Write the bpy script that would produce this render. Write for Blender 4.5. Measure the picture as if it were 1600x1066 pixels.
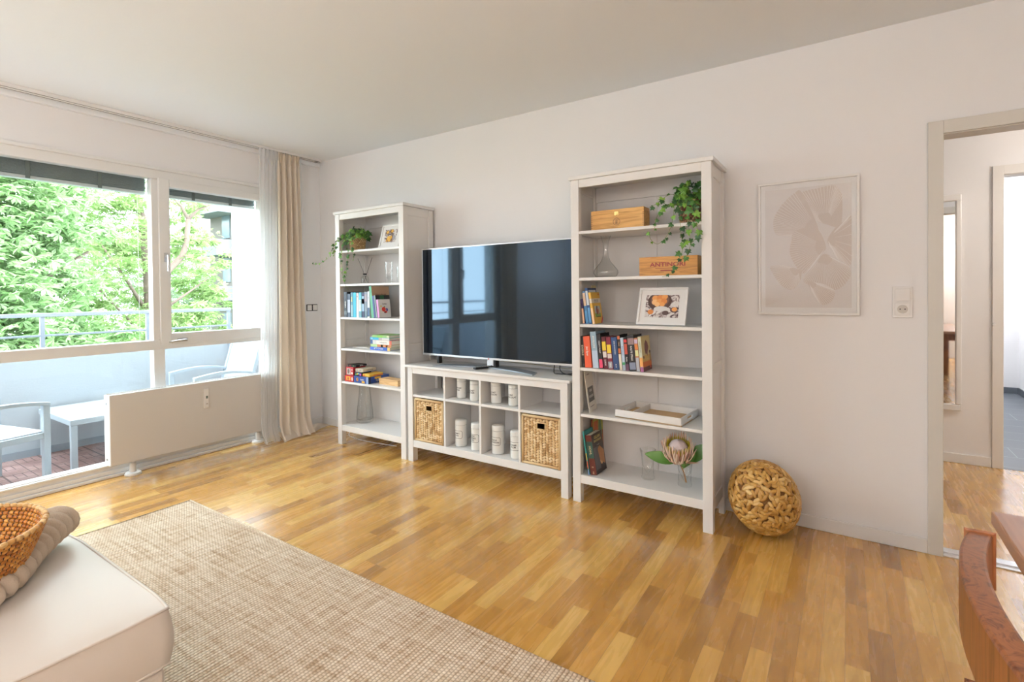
import bpy, bmesh, math, random
from mathutils import Vector, Matrix, Euler
import numpy as np
random.seed(7); np.random.seed(7)
for o in list(bpy.data.objects): bpy.data.objects.remove(o)
SC = bpy.context.scene; COL = SC.collection
PI = math.pi; R = math.radians

# ------------------------------------------------------------------ camera
cam = bpy.data.cameras.new('camera'); camo = bpy.data.objects.new('camera', cam); COL.objects.link(camo)
f = 791.34
cam.sensor_width = 36; cam.lens = f/1600*36; cam.shift_x = 0; cam.shift_y = -65.75/1600
cam.clip_start = .05; cam.clip_end = 200
yaw, pit, rol = 5.85379673e-01, -1.25061840e-02, -9.70142578e-03
fw = Vector((-math.sin(yaw)*math.cos(pit), math.cos(yaw)*math.cos(pit), math.sin(pit)))
rt = fw.cross(Vector((0,0,1))).normalized(); up = rt.cross(fw)
r2 = rt*math.cos(rol)+up*math.sin(rol); u2 = -rt*math.sin(rol)+up*math.cos(rol)
camo.matrix_world = Matrix(((r2.x,u2.x,-fw.x,4.34),(r2.y,u2.y,-fw.y,-3.13),(r2.z,u2.z,-fw.z,1.277),(0,0,0,1)))
SC.camera = camo
# ------------------------------------------------------------------ light, sky, exposure
SC.view_settings.view_transform = 'Standard'; SC.view_settings.look = 'None'
SC.view_settings.gamma = 1; SC.view_settings.use_curve_mapping = False
SC.view_settings.exposure = -0.18
w = bpy.data.worlds.new('sky'); SC.world = w; w.use_nodes = True
wn = w.node_tree; wn.nodes.clear()
bg = wn.nodes.new('ShaderNodeBackground'); wo = wn.nodes.new('ShaderNodeOutputWorld')
bg.inputs[0].default_value = (.82,.93,1,1); bg.inputs[1].default_value = 13.0
wn.links.new(bg.outputs[0], wo.inputs[0])
def light(name, kind, loc, power, color=(1,1,1), size=None, sy=None, rot=(0,0,0), portal=False):
    d = bpy.data.lights.new(name, kind); d.energy = power; d.color = color
    if kind == 'AREA':
        d.shape = 'RECTANGLE'; d.size = size; d.size_y = sy or size
        if portal: d.cycles.is_portal = True
    elif kind == 'POINT': d.shadow_soft_size = size or .1
    elif kind == 'SUN': d.angle = size or .05
    o = bpy.data.objects.new(name, d); o.location = loc; o.rotation_euler = rot; COL.objects.link(o); return o
sun = light('sun', 'SUN', (5,-3,12), 5.0, (1,.96,.86), .08)
sun.rotation_euler = Vector((-.55,.22,-.8)).to_track_quat('-Z','Y').to_euler()
light('window_daylight_portal', 'AREA', (-.11,-1.45,1.2), 1, (1,1,1), 2.3, 2.0, (0,-PI/2,0), portal=True)
light('door_daylight_portal', 'AREA', (-.11,-3.6,1.15), 1, (1,1,1), 2.2, 2.2, (0,-PI/2,0), portal=True)

# ------------------------------------------------------------------ materials
def nodes(m):
    m.use_nodes = True; return m.node_tree, m.node_tree.nodes['Principled BSDF']
def mat(name, col, rough=.5, metal=0, spec=.5, coat=0, trans=0, sss=0):
    m = bpy.data.materials.new(name); t, b = nodes(m)
    b.inputs['Base Color'].default_value = (*col,1); b.inputs['Roughness'].default_value = rough
    b.inputs['Metallic'].default_value = metal; b.inputs['Specular IOR Level'].default_value = spec
    b.inputs['Coat Weight'].default_value = coat
    m.diffuse_color = (*col,1)
    return m
def N(t, typ, **k):
    n = t.nodes.new(typ)
    for a, v in k.items(): setattr(n, a, v)
    return n
def bumpy(m, scale=60, strength=.15, dist=.002, detail=3, stretch=None):
    t, b = nodes(m); tc = N(t,'ShaderNodeTexCoord'); mp = N(t,'ShaderNodeMapping')
    if stretch: mp.inputs['Scale'].default_value = stretch
    nz = N(t,'ShaderNodeTexNoise'); nz.inputs['Scale'].default_value = scale; nz.inputs['Detail'].default_value = detail
    bp = N(t,'ShaderNodeBump'); bp.inputs['Strength'].default_value = strength; bp.inputs['Distance'].default_value = dist
    t.links.new(tc.outputs['Object'], mp.inputs[0]); t.links.new(mp.outputs[0], nz.inputs[0])
    t.links.new(nz.outputs[0], bp.inputs['Height']); t.links.new(bp.outputs[0], b.inputs['Normal'])
    return m
def ramp(t, stops):
    r = N(t,'ShaderNodeValToRGB'); e = r.color_ramp.elements
    while len(e) < len(stops): e.new(.5)
    for el, (p, c) in zip(e, stops): el.position = p; el.color = (*c,1)
    return r
def math_(t, op, a, b=None, c=None):
    n = N(t,'ShaderNodeMath'); n.operation = op
    for i, v in enumerate((a,b,c)):
        if v is None: continue
        if isinstance(v,(int,float)): n.inputs[i].default_value = v
        else: t.links.new(v, n.inputs[i])
    return n.outputs[0]
def schlick(t, f0, k=1.0):
    lw = N(t,'ShaderNodeLayerWeight'); lw.inputs[0].default_value = .5
    return math_(t,'MULTIPLY',math_(t,'ADD',f0,math_(t,'MULTIPLY',math_(t,'POWER',lw.outputs['Facing'],5),1-f0)),k)
def glass_mat(name, tint=(1,1,1), f0=.04, k=1.0):
    m = bpy.data.materials.new(name); m.use_nodes = True; t = m.node_tree; t.nodes.clear()
    o = N(t,'ShaderNodeOutputMaterial'); mx = N(t,'ShaderNodeMixShader'); tr = N(t,'ShaderNodeBsdfTransparent'); gl = N(t,'ShaderNodeBsdfGlossy')
    tr.inputs[0].default_value = (*tint,1); gl.inputs['Roughness'].default_value = .02
    t.links.new(schlick(t,f0,k), mx.inputs[0]); t.links.new(tr.outputs[0], mx.inputs[1]); t.links.new(gl.outputs[0], mx.inputs[2])
    t.links.new(mx.outputs[0], o.inputs[0]); m.diffuse_color = (.8,.9,.9,.3); return m
def clear_glass(name, tint=(.985,.99,.987), edge=(.62,.66,.65)):
    # thin-walled clear glass: see-through face-on, darker and shinier at the rims
    m = bpy.data.materials.new(name); m.use_nodes = True; t = m.node_tree; t.nodes.clear()
    o = N(t,'ShaderNodeOutputMaterial'); mx = N(t,'ShaderNodeMixShader'); tr = N(t,'ShaderNodeBsdfTransparent'); gl = N(t,'ShaderNodeBsdfGlossy')
    gl.inputs['Roughness'].default_value = .04
    lw = N(t,'ShaderNodeLayerWeight'); lw.inputs[0].default_value = .5
    rp = ramp(t, [(0,tint),(.65,tint),(1,edge)]); t.links.new(lw.outputs['Facing'], rp.inputs[0]); t.links.new(rp.outputs[0], tr.inputs[0])
    t.links.new(schlick(t,.06,1.0), mx.inputs[0]); t.links.new(tr.outputs[0], mx.inputs[1]); t.links.new(gl.outputs[0], mx.inputs[2])
    t.links.new(mx.outputs[0], o.inputs[0]); return m
def island_mat(name, stops, rough=.6, bump=None, trans=None, spec=.4):
    # each loose piece (leaf, strap, coil stitch) gets its own shade
    m = bpy.data.materials.new(name); t, b = nodes(m)
    g = N(t,'ShaderNodeNewGeometry'); rp = ramp(t, stops); t.links.new(g.outputs['Random Per Island'], rp.inputs[0])
    t.links.new(rp.outputs[0], b.inputs['Base Color']); b.inputs['Roughness'].default_value = rough
    b.inputs['Specular IOR Level'].default_value = spec
    if bump:
        tc = N(t,'ShaderNodeTexCoord'); nz = N(t,'ShaderNodeTexNoise'); nz.inputs['Scale'].default_value = bump
        bp = N(t,'ShaderNodeBump'); bp.inputs['Strength'].default_value = .4; bp.inputs['Distance'].default_value = .003
        t.links.new(tc.outputs['Object'], nz.inputs[0]); t.links.new(nz.outputs[0], bp.inputs['Height']); t.links.new(bp.outputs[0], b.inputs['Normal'])
    if trans:
        o = t.nodes['Material Output']; mx = N(t,'ShaderNodeMixShader'); mx.inputs[0].default_value = trans
        tl = N(t,'ShaderNodeBsdfTranslucent'); t.links.new(rp.outputs[0], tl.inputs[0])
        t.links.new(b.outputs[0], mx.inputs[1]); t.links.new(tl.outputs[0], mx.inputs[2]); t.links.new(mx.outputs[0], o.inputs[0])
    m.diffuse_color = (*stops[len(stops)//2][1],1); return m
def parquet(name, width=.071, length=.95, tones=None):
    m = bpy.data.materials.new(name); t, b = nodes(m)
    tc = N(t,'ShaderNodeTexCoord'); sp = N(t,'ShaderNodeSeparateXYZ'); t.links.new(tc.outputs['Object'], sp.inputs[0])
    X, Y = sp.outputs[0], sp.outputs[1]
    xr = math_(t,'DIVIDE',X,width); row = math_(t,'FLOOR',xr); fx = math_(t,'FRACT',xr)
    wn1 = N(t,'ShaderNodeTexWhiteNoise', noise_dimensions='1D'); t.links.new(row, wn1.inputs['W'])
    yy = math_(t,'ADD', math_(t,'DIVIDE',Y,length), math_(t,'MULTIPLY',wn1.outputs[0],7.3))
    # two staves of unequal length per cell
    cell = math_(t,'FLOOR',yy); fy = math_(t,'FRACT',yy)
    wn2 = N(t,'ShaderNodeTexWhiteNoise', noise_dimensions='2D'); cb = N(t,'ShaderNodeCombineXYZ'); t.links.new(row, cb.inputs[0]); t.links.new(cell, cb.inputs[1]); t.links.new(cb.outputs[0], wn2.inputs['Vector'])
    sel = math_(t,'GREATER_THAN', fy, math_(t,'ADD',.35,math_(t,'MULTIPLY',wn2.outputs[0],.4)))
    cb2 = N(t,'ShaderNodeCombineXYZ'); t.links.new(row, cb2.inputs[0]); t.links.new(math_(t,'ADD',cell,math_(t,'MULTIPLY',sel,.37)), cb2.inputs[1])
    wn3 = N(t,'ShaderNodeTexWhiteNoise', noise_dimensions='2D'); t.links.new(cb2.outputs[0], wn3.inputs['Vector'])
    rp = ramp(t, tones or [(0,(.36,.17,.034)),(.08,(.47,.235,.046)),(.3,(.59,.30,.056)),(.7,(.67,.365,.078)),(1,(.78,.49,.135))])
    t.links.new(wn3.outputs[0], rp.inputs[0])
    # grain
    mp = N(t,'ShaderNodeCombineXYZ')
    t.links.new(math_(t,'ADD',math_(t,'MULTIPLY',X,26),math_(t,'MULTIPLY',wn3.outputs[0],90)), mp.inputs[0])
    t.links.new(math_(t,'ADD',math_(t,'MULTIPLY',Y,2.6),math_(t,'MULTIPLY',wn3.outputs[0],37)), mp.inputs[1])
    nz = N(t,'ShaderNodeTexNoise'); nz.inputs['Scale'].default_value = 1; nz.inputs['Detail'].default_value = 5; nz.inputs['Distortion'].default_value = 1.4
    t.links.new(mp.outputs[0], nz.inputs[0])
    gr = ramp(t, [(.22,(.70,.62,.54)),(.42,(.95,.93,.90)),(.7,(1.04,1.03,1.02))]); t.links.new(nz.outputs[0], gr.inputs[0])
    mul = N(t,'ShaderNodeMix', data_type='RGBA', blend_type='MULTIPLY'); mul.inputs[0].default_value = 1
    t.links.new(rp.outputs[0], mul.inputs[6]); t.links.new(gr.outputs[0], mul.inputs[7])
    # joints
    ex = math_(t,'LESS_THAN', math_(t,'MINIMUM',fx,math_(t,'SUBTRACT',1,fx)), .014)
    mk = N(t,'ShaderNodeMix', data_type='RGBA'); t.links.new(math_(t,'MULTIPLY',ex,.45), mk.inputs[0]); t.links.new(mul.outputs[2], mk.inputs[6]); mk.inputs[7].default_value = (.2,.09,.03,1)
    t.links.new(mk.outputs[2], b.inputs['Base Color'])
    b.inputs['Specular IOR Level'].default_value = .5; b.inputs['Coat Weight'].default_value = .8; b.inputs['Coat Roughness'].default_value = .16; b.inputs['Coat IOR'].default_value = 1.55
    rr = math_(t,'ADD',.2,math_(t,'MULTIPLY',nz.outputs[0],.14)); t.links.new(rr, b.inputs['Roughness'])
    bp = N(t,'ShaderNodeBump'); bp.inputs['Strength'].default_value = .12; bp.inputs['Distance'].default_value = .001
    t.links.new(math_(t,'SUBTRACT',nz.outputs[0],ex), bp.inputs['Height']); t.links.new(bp.outputs[0], b.inputs['Normal'])
    m.diffuse_color = (.6,.33,.12,1); return m
def wood(name, dark, light_, scale=9, axis='X', rough=.4, ring=3.0):
    m = bpy.data.materials.new(name); t, b = nodes(m)
    tc = N(t,'ShaderNodeTexCoord'); mp = N(t,'ShaderNodeMapping')
    s = [scale*4]*3; s['XYZ'.index(axis)] = scale*.3; mp.inputs['Scale'].default_value = s
    nz = N(t,'ShaderNodeTexNoise'); nz.inputs['Scale'].default_value = 1; nz.inputs['Detail'].default_value = 4; nz.inputs['Distortion'].default_value = ring
    t.links.new(tc.outputs['Object'], mp.inputs[0]); t.links.new(mp.outputs[0], nz.inputs[0])
    rp = ramp(t, [(.28,dark),(.52,light_),(.8,tuple(min(1,c*1.12) for c in light_))]); t.links.new(nz.outputs[0], rp.inputs[0])
    t.links.new(rp.outputs[0], b.inputs['Base Color']); b.inputs['Roughness'].default_value = rough; m.diffuse_color = (*light_,1); return m

M = {}
M['wall'] = bumpy(mat('white_wall_paint', (.84,.835,.84), .85, spec=.2), 250, .08, .001)
M['ceil'] = bumpy(mat('ceiling_paint', (.86,.88,.90), .9, spec=.15), 250, .05, .001)
M['floor'] = parquet('oak_parquet')
M['white'] = bumpy(mat('white_stained_wood', (.80,.79,.775), .38, spec=.45), 14, .12, .0008, 4, (1,1,14))
M['white_in'] = mat('white_back_panel', (.76,.745,.73), .5)
M['lacq'] = mat('white_lacquer', (.80,.79,.775), .3)
M['casing'] = mat('cream_grey_door_casing', (.66,.635,.585), .45)
M['pvc'] = mat('white_window_frame', (.80,.80,.79), .3)
M['metalw'] = mat('shaded_cream_enamel', (.66,.635,.605), .35)  # cream enamel, darkened to carry the backlit shade on the radiator front
M['steel'] = mat('brushed_steel', (.62,.62,.63), .3, 1)
M['alu'] = mat('silver_aluminium', (.74,.76,.79), .28, .85)
M['black'] = mat('black_plastic', (.015,.015,.017), .35)
M['dark'] = mat('dark_shadow_gap', (.05,.045,.04), .8)
M['screen'] = mat('black_screen_glass', (.004,.006,.012), .045, spec=.5); M['screen'].node_tree.nodes['Principled BSDF'].inputs['IOR'].default_value = 1.8; M['screen'].node_tree.nodes['Principled BSDF'].inputs['Specular Tint'].default_value = (.55,.78,1,1)
M['glass'] = glass_mat('window_glass', (.985,.995,.99), .03, .8)
M['cglass'] = clear_glass('clear_vase_glass')
M['pglass'] = glass_mat('picture_glass', (.99,.99,.99), .05, 1.0)
M['mirror'] = mat('mirror_silver', (.72,.74,.76), .03, 1)
M['blind'] = mat('grey_green_blind_slat', (.22,.27,.28), .5)
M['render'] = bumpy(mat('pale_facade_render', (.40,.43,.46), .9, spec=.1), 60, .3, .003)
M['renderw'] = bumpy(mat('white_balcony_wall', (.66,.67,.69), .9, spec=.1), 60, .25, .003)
M['rail'] = mat('grey_painted_steel', (.25,.28,.33), .4)
M['garden'] = mat('grey_white_garden_furniture', (.34,.385,.42), .4)
M['orange'] = mat('orange_wood', (.55,.2,.05), .5)
M['cord'] = mat('white_cord', (.75,.73,.7), .5)
M['leather'] = bumpy(mat('cream_leather', (.74,.67,.60), .42, spec=.4), 90, .12, .001)
M['linen'] = None

def sheer_mat(name, col, alpha, transl):
    m = bpy.data.materials.new(name); m.use_nodes = True; t = m.node_tree; t.nodes.clear()
    o = N(t,'ShaderNodeOutputMaterial'); a = N(t,'ShaderNodeMixShader'); b2 = N(t,'ShaderNodeMixShader')
    tr = N(t,'ShaderNodeBsdfTransparent'); df = N(t,'ShaderNodeBsdfDiffuse'); tl = N(t,'ShaderNodeBsdfTranslucent')
    df.inputs[0].default_value = (*col,1); tl.inputs[0].default_value = (*col,1)
    b2.inputs[0].default_value = transl; t.links.new(df.outputs[0], b2.inputs[1]); t.links.new(tl.outputs[0], b2.inputs[2])
    a.inputs[0].default_value = alpha; t.links.new(tr.outputs[0], a.inputs[1]); t.links.new(b2.outputs[0], a.inputs[2])
    t.links.new(a.outputs[0], o.inputs[0]); m.diffuse_color = (*col,1); return m
M['sheer'] = sheer_mat('sheer_white_voile', (.93,.94,.95), .58, .55)
M['linen'] = sheer_mat('beige_cotton_curtain', (.88,.79,.68), 1, .30)

# ------------------------------------------------------------------ mesh builder
class MB:
    def __init__(s): s.v = []; s.f = []; s.mi = []; s.cur = 0
    def mat(s, i): s.cur = i; return s
    def add(s, vs, fs):
        n = len(s.v); s.v += [tuple(p) for p in vs]; s.f += [tuple(n+i for i in q) for q in fs]; s.mi += [s.cur]*len(fs); return s
    def box(s, x0, x1, y0, y1, z0, z1):
        if x0>x1: x0,x1=x1,x0
        if y0>y1: y0,y1=y1,y0
        if z0>z1: z0,z1=z1,z0
        return s.add([(x0,y0,z0),(x1,y0,z0),(x1,y1,z0),(x0,y1,z0),(x0,y0,z1),(x1,y0,z1),(x1,y1,z1),(x0,y1,z1)],
            [(0,3,2,1),(4,5,6,7),(0,1,5,4),(1,2,6,5),(2,3,7,6),(3,0,4,7)])
    def obox(s, c, dims, m):   # oriented box: centre, half dims, 3x3 matrix
        c = Vector(c); vs = []
        for k in (-1,1):
            for (i,j) in ((-1,-1),(1,-1),(1,1),(-1,1)): vs.append(c + m @ Vector((i*dims[0],j*dims[1],k*dims[2])))
        return s.add(vs, [(0,3,2,1),(4,5,6,7),(0,1,5,4),(1,2,6,5),(2,3,7,6),(3,0,4,7)])
    def tube(s, pts, rad, n=8, cap=True, closed=False):
        pts = [Vector(p) for p in pts]; k = len(pts)
        if not hasattr(rad,'__len__'): rad = [rad]*k
        rings = []; prev = None
        for i, p in enumerate(pts):
            if closed: d = pts[(i+1)%k]-pts[i-1]
            else: d = pts[min(i+1,k-1)]-pts[max(i-1,0)]
            d.normalize()
            a = prev if prev is not None else (Vector((0,0,1)) if abs(d.z)<.9 else Vector((1,0,0)))
            x = (a - d*a.dot(d)); x.normalize(); prev = x; y = d.cross(x)
            rings.append([p + (x*math.cos(2*PI*j/n)+y*math.sin(2*PI*j/n))*rad[i] for j in range(n)])
        vs = [q for rr in rings for q in rr]; fs = []
        for i in range(k if closed else k-1):
            a, b = i*n, ((i+1)%k)*n
            for j in range(n): fs.append((a+j,a+(j+1)%n,b+(j+1)%n,b+j))
        if cap and not closed: fs += [tuple(range(n-1,-1,-1)), tuple((k-1)*n+j for j in range(n))]
        return s.add(vs, fs)
    def cyl(s, p0, p1, r0, r1=None, n=20): return s.tube([p0,p1],[r0, r0 if r1 is None else r1], n)
    def lathe(s, prof, c=(0,0,0), n=32, closed=False, ax=None):
        vs = []; k = len(prof)
        for r_, z in prof:
            for j in range(n):
                a = 2*PI*j/n; vs.append((c[0]+r_*math.cos(a), c[1]+r_*math.sin(a), c[2]+z))
        fs = []
        for i in range(k if closed else k-1):
            a, b = i*n, ((i+1)%k)*n
            for j in range(n): fs.append((a+j,a+(j+1)%n,b+(j+1)%n,b+j))
        return s.add(vs, fs)
    def poly(s, pts, d=None):   # flat polygon; extruded by vector d when given
        pts = [Vector(p) for p in pts]; n = len(pts)
        if d is None: return s.add(pts, [tuple(range(n))])
        d = Vector(d); return s.add(pts+[p+d for p in pts], [tuple(range(n-1,-1,-1)), tuple(range(n,2*n))]+[(i,(i+1)%n,n+(i+1)%n,n+i) for i in range(n)])
    def grid(s, fn, nu, nv, cu=False):
        vs = [fn(i/nu, j/nv) for j in range(nv+1) for i in range(nu+1)]
        fs = [(j*(nu+1)+i, j*(nu+1)+i+1, (j+1)*(nu+1)+i+1, (j+1)*(nu+1)+i) for j in range(nv) for i in range(nu)]
        return s.add(vs, fs)
    def ell(s, c, r, n=10, k=7, m=None):
        c = Vector(c); vs = []; 
        for i in range(1,k):
            t_ = PI*i/k
            for j in range(n):
                a = 2*PI*j/n; p = Vector((r[0]*math.sin(t_)*math.cos(a), r[1]*math.sin(t_)*math.sin(a), r[2]*math.cos(t_)))
                vs.append(c + (m @ p if m else p))
        t0 = Vector((0,0,r[2])); b0 = -t0
        vs += [c+(m@t0 if m else t0), c+(m@b0 if m else b0)]; T = len(vs)-2; fs = []
        for i in range(k-2):
            for j in range(n): fs.append((i*n+j,(i+1)*n+j,(i+1)*n+(j+1)%n,i*n+(j+1)%n))
        for j in range(n): fs.append((T,j,(j+1)%n)); fs.append((T+1,(k-2)*n+(j+1)%n,(k-2)*n+j))
        return s.add(vs, fs)
    def mesh(s, name, off=(0,0,0), smooth=None):
        me = bpy.data.meshes.new(name)
        vs = [(a-off[0],b-off[1],c-off[2]) for a,b,c in s.v]
        me.from_pydata(vs, [], s.f)
        for p, mi in zip(me.polygons, s.mi): p.material_index = mi
        me.update(); return me
    def build(s, name, mats, parent=None, bevel=0, smooth=False, world=True, seg=2):
        # verts are given in world coordinates unless world=False (then local to the parent)
        off = (0,0,0)
        if parent is not None and world: off = parent.location
        me = s.mesh(name, off)
        for m in (mats if isinstance(mats,(list,tuple)) else [mats]): me.materials.append(m)
        o = bpy.data.objects.new(name, me); COL.objects.link(o)
        if parent is not None: o.parent = parent
        if smooth:
            me.polygons.foreach_set('use_smooth', [True]*len(me.polygons))
            if smooth == 'auto':
                me.polygons.foreach_set('use_smooth', [True]*len(me.polygons))
                bm = bmesh.new(); bm.from_mesh(me)
                for e in bm.edges:
                    if len(e.link_faces)==2 and e.calc_face_angle(0) > R(35): e.smooth = False
                bm.to_mesh(me); bm.free()
        if bevel:
            b = o.modifiers.new('bevel','BEVEL'); b.width = bevel; b.segments = seg; b.limit_method = 'ANGLE'; b.angle_limit = R(40)
        return o
def thing(name, label, cat, loc=(0,0,0), rot=(0,0,0), group=None):
    o = bpy.data.objects.new(name, None); o.empty_display_size = .05; COL.objects.link(o)
    o.location = loc; o.rotation_euler = rot; tag(o, label, cat, group); return o
def tag(o, label, cat, group=None, kind=None):
    o['label'] = label; o['category'] = cat
    if group: o['group'] = group
    if kind: o['kind'] = kind
    return o
def struct(mb, name, m, bevel=0, parent=None, **k):
    o = mb.build(name, m, parent, bevel, **k)
    if parent is None: o['kind'] = 'structure'
    return o
def text_mesh(body, size, bold=False, sx=1.0):
    c = bpy.data.curves.new('lettering', 'FONT'); c.body = body; c.size = size; c.align_x = 'CENTER'; c.align_y = 'CENTER'
    c.resolution_u = 2
    if bold: c.offset = size*.022
    o = bpy.data.objects.new('lettering', c); COL.objects.link(o)
    dg = bpy.context.evaluated_depsgraph_get(); dg.update()
    me = bpy.data.meshes.new_from_object(o.evaluated_get(dg))
    vs = [(v.co.x*sx, v.co.y) for v in me.vertices]; fs = [tuple(p.vertices) for p in me.polygons]
    bpy.data.objects.remove(o); bpy.data.curves.remove(c); bpy.data.meshes.remove(me)
    return vs, fs
def put_text(mb, body, size, fn, bold=False, sx=1.0):
    vs, fs = text_mesh(body, size, bold, sx); mb.add([fn(a,b) for a,b in vs], fs); return mb

# ================================================================== THE ROOM
H = 2.575; WT = .12; XE = 6.3; YS = -5.6
DX0, DX1, DZ = 4.715, 5.62, 2.007          # doorway in the TV wall
struct(MB().box(0,XE,YS,0,-.12,0).box(DX0,DX1,0,WT,-.12,0).box(3.2,7.2,WT,1.742,-.12,0), 'floor', M['floor'])
struct(MB().box(-.25,XE,YS,0,H,H+.2), 'ceiling', M['ceil'])
struct(MB().box(0,DX0,0,WT,0,H).box(DX0,DX1,0,WT,DZ,H).box(DX1,7.2,0,WT,0,H), 'wall_north', M['wall'])
struct(MB().box(-.25,0,-.5,.12,-.06,H).box(-.25,0,-3.45,-.5,2.25,H).box(-.25,0,YS-.1,-3.45,-.06,H), 'wall_west', M['wall'])
struct(MB().box(-.25,XE,YS-.12,YS,0,H), 'wall_south', M['wall'])
struct(MB().box(XE,XE+.12,YS-.12,0,0,H), 'wall_east', M['wall'])
def baseboard(mb, x0, x1, y0, y1, h=.07):
    mb.box(x0,x1,y0,y1,0,h); return mb
struct(baseboard(MB(),0.014,4.66,-.014,0), 'baseboard_north', M['lacq'], .004)
struct(baseboard(MB(),0,.014,-.5,0), 'baseboard_west', M['lacq'], .004)
struct(MB().box(0,.035,-3.45,-.015,2.52,H), 'trim_1', M['ceil'], .003)     # cove box above the window
# window over the balcony: fixed centre light, tilt sash on each side, low lights below the transom
W1 = MB()
W1.box(-.075,0,-3.45,-.5,2.16,2.25).box(-.074,-.001,-3.45,-3.39,.1,2.16).box(-.074,-.001,-.55,-.5,.1,2.16)
W1.box(-.074,-.001,-1.453,-1.376,.1,2.16).box(-.074,-.001,-2.54,-2.40,.1,2.16)
W1.box(-.075,.004,-3.39,-.55,.872,.944).box(-.075,0,-3.45,-.5,0,.10)
W1.box(-.02,.012,-3.45,-.5,.075,.092).box(-.02,.018,-3.45,-.5,2.225,2.25)
W1.box(0,.03,-3.45,-.5,0,.022).box(0,.016,-3.45,-.5,.022,.05)
win = struct(W1, 'window_1', M['pvc'], .005)
def sash(y0, y1, z0, z1, name='sash', wdt=.075):
    s = MB().box(-.06,.014,y0,y0+wdt,z0,z1).box(-.06,.014,y1-wdt,y1,z0,z1).box(-.06,.014,y0+wdt,y1-wdt,z0,z0+wdt+.01).box(-.06,.014,y0+wdt,y1-wdt,z1-wdt+.015,z1)
    return s.build(name, M['pvc'], win, .005)
sR = sash(-1.409,-.545,.905,2.17); sL = sash(-3.395,-2.545,.905,2.17)
for (y0,y1,z0,z1) in ((-2.40,-1.453,.944,2.16),(-1.334,-.62,.99,2.11),(-3.32,-2.62,.99,2.11),(-2.40,-1.453,.10,.872),(-1.376,-.55,.10,.872),(-3.39,-2.54,.10,.872)):
    MB().box(-.04,-.034,y0-.005,y1+.005,z0-.005,z1+.005).build('pane', M['glass'], win)
def handle(y, z, vert):
    h = MB()
    if vert:
        h.box(.014,.022,y-.013,y+.013,z-.035,z+.035).cyl((.02,y,z+.01),(.05,y,z+.01),.008)
        h.tube([(.05,y,z+.015),(.055,y,z),(.052,y+.002,z-.05),(.048,y+.002,z-.105)],[.008,.009,.008,.007])
    else:
        h.box(.014,.022,y-.035,y+.035,z-.013,z+.013).cyl((.02,y+.01,z),(.05,y+.01,z),.008)
        h.tube([(.05,y+.015,z),(.055,y,z),(.052,y-.05,z-.004),(.048,y-.105,z-.008)],[.008,.009,.008,.006])
    o = h.build('window_handle', M['steel'], win, smooth='auto'); return o
handle(-1.366,1.57,True); handle(-1.262,.935,False); handle(-2.58,1.57,True)
# hall beyond the doorway, and the tiled room beyond that
HY = 1.742; D2X0, D2X1 = 5.25, 6.10
struct(MB().box(3.2,D2X0,HY,HY+.12,0,H).box(D2X1,7.2,HY,HY+.12,0,H).box(D2X0,D2X1,HY,HY+.12,2.07,H), 'wall_hall_north', M['wall'])
struct(MB().box(7.2,7.32,WT,HY,0,H), 'wall_hall_east', M['wall']); struct(MB().box(3.08,3.2,WT,HY,0,H), 'wall_hall_west', M['wall'])
struct(MB().box(3.08,7.32,WT,HY+.12,H,H+.1), 'ceiling.001', M['ceil'])
struct(baseboard(MB(),3.2,5.19,HY-.014,HY), 'baseboard_hall', M['lacq'], .004)
tile = bpy.data.materials.new('dark_grey_floor_tile'); tt, tb = nodes(tile)
br = N(tt,'ShaderNodeTexBrick'); br.offset = .5; br.inputs['Scale'].default_value = 1; br.inputs['Brick Width'].default_value = .6; br.inputs['Row Height'].default_value = .3
br.inputs['Mortar Size'].default_value = .003; br.inputs['Color1'].default_value = (.095,.11,.13,1); br.inputs['Color2'].default_value = (.11,.125,.145,1); br.inputs['Mortar'].default_value = (.3,.32,.34,1)
tcx = N(tt,'ShaderNodeTexCoord'); tt.links.new(tcx.outputs['Object'], br.inputs[0]); tt.links.new(br.outputs[0], tb.inputs['Base Color']); tb.inputs['Roughness'].default_value = .35
struct(MB().box(4.9,6.9,HY+.001,5.4,-.12,.002), 'floor.001', tile)
struct(MB().box(4.9,6.9,5.27,5.39,0,H), 'wall_tiled_north', M['wall']); struct(MB().box(6.05,6.17,2.6,5.27,0,H), 'wall_tiled_east', M['wall'])
struct(MB().box(4.78,4.9,HY+.12,5.39,0,H), 'wall_tiled_west', M['wall']); struct(MB().box(6.9,7.0,HY+.12,5.39,0,H).box(6.17,6.9,2.5,2.6,0,H), 'wall_tiled_side', M['wall'])
struct(MB().box(4.78,7.0,HY+.12,5.39,H,H+.1), 'ceiling.002', M['ceil'])
M['tilebase'] = mat('dark_grey_skirting_tile', (.10,.115,.135), .35)
struct(MB().box(4.9,6.05,5.258,5.27,0,.075).box(6.038,6.05,2.6,5.258,0,.075), 'baseboard_tiled', M['tilebase'])
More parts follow.
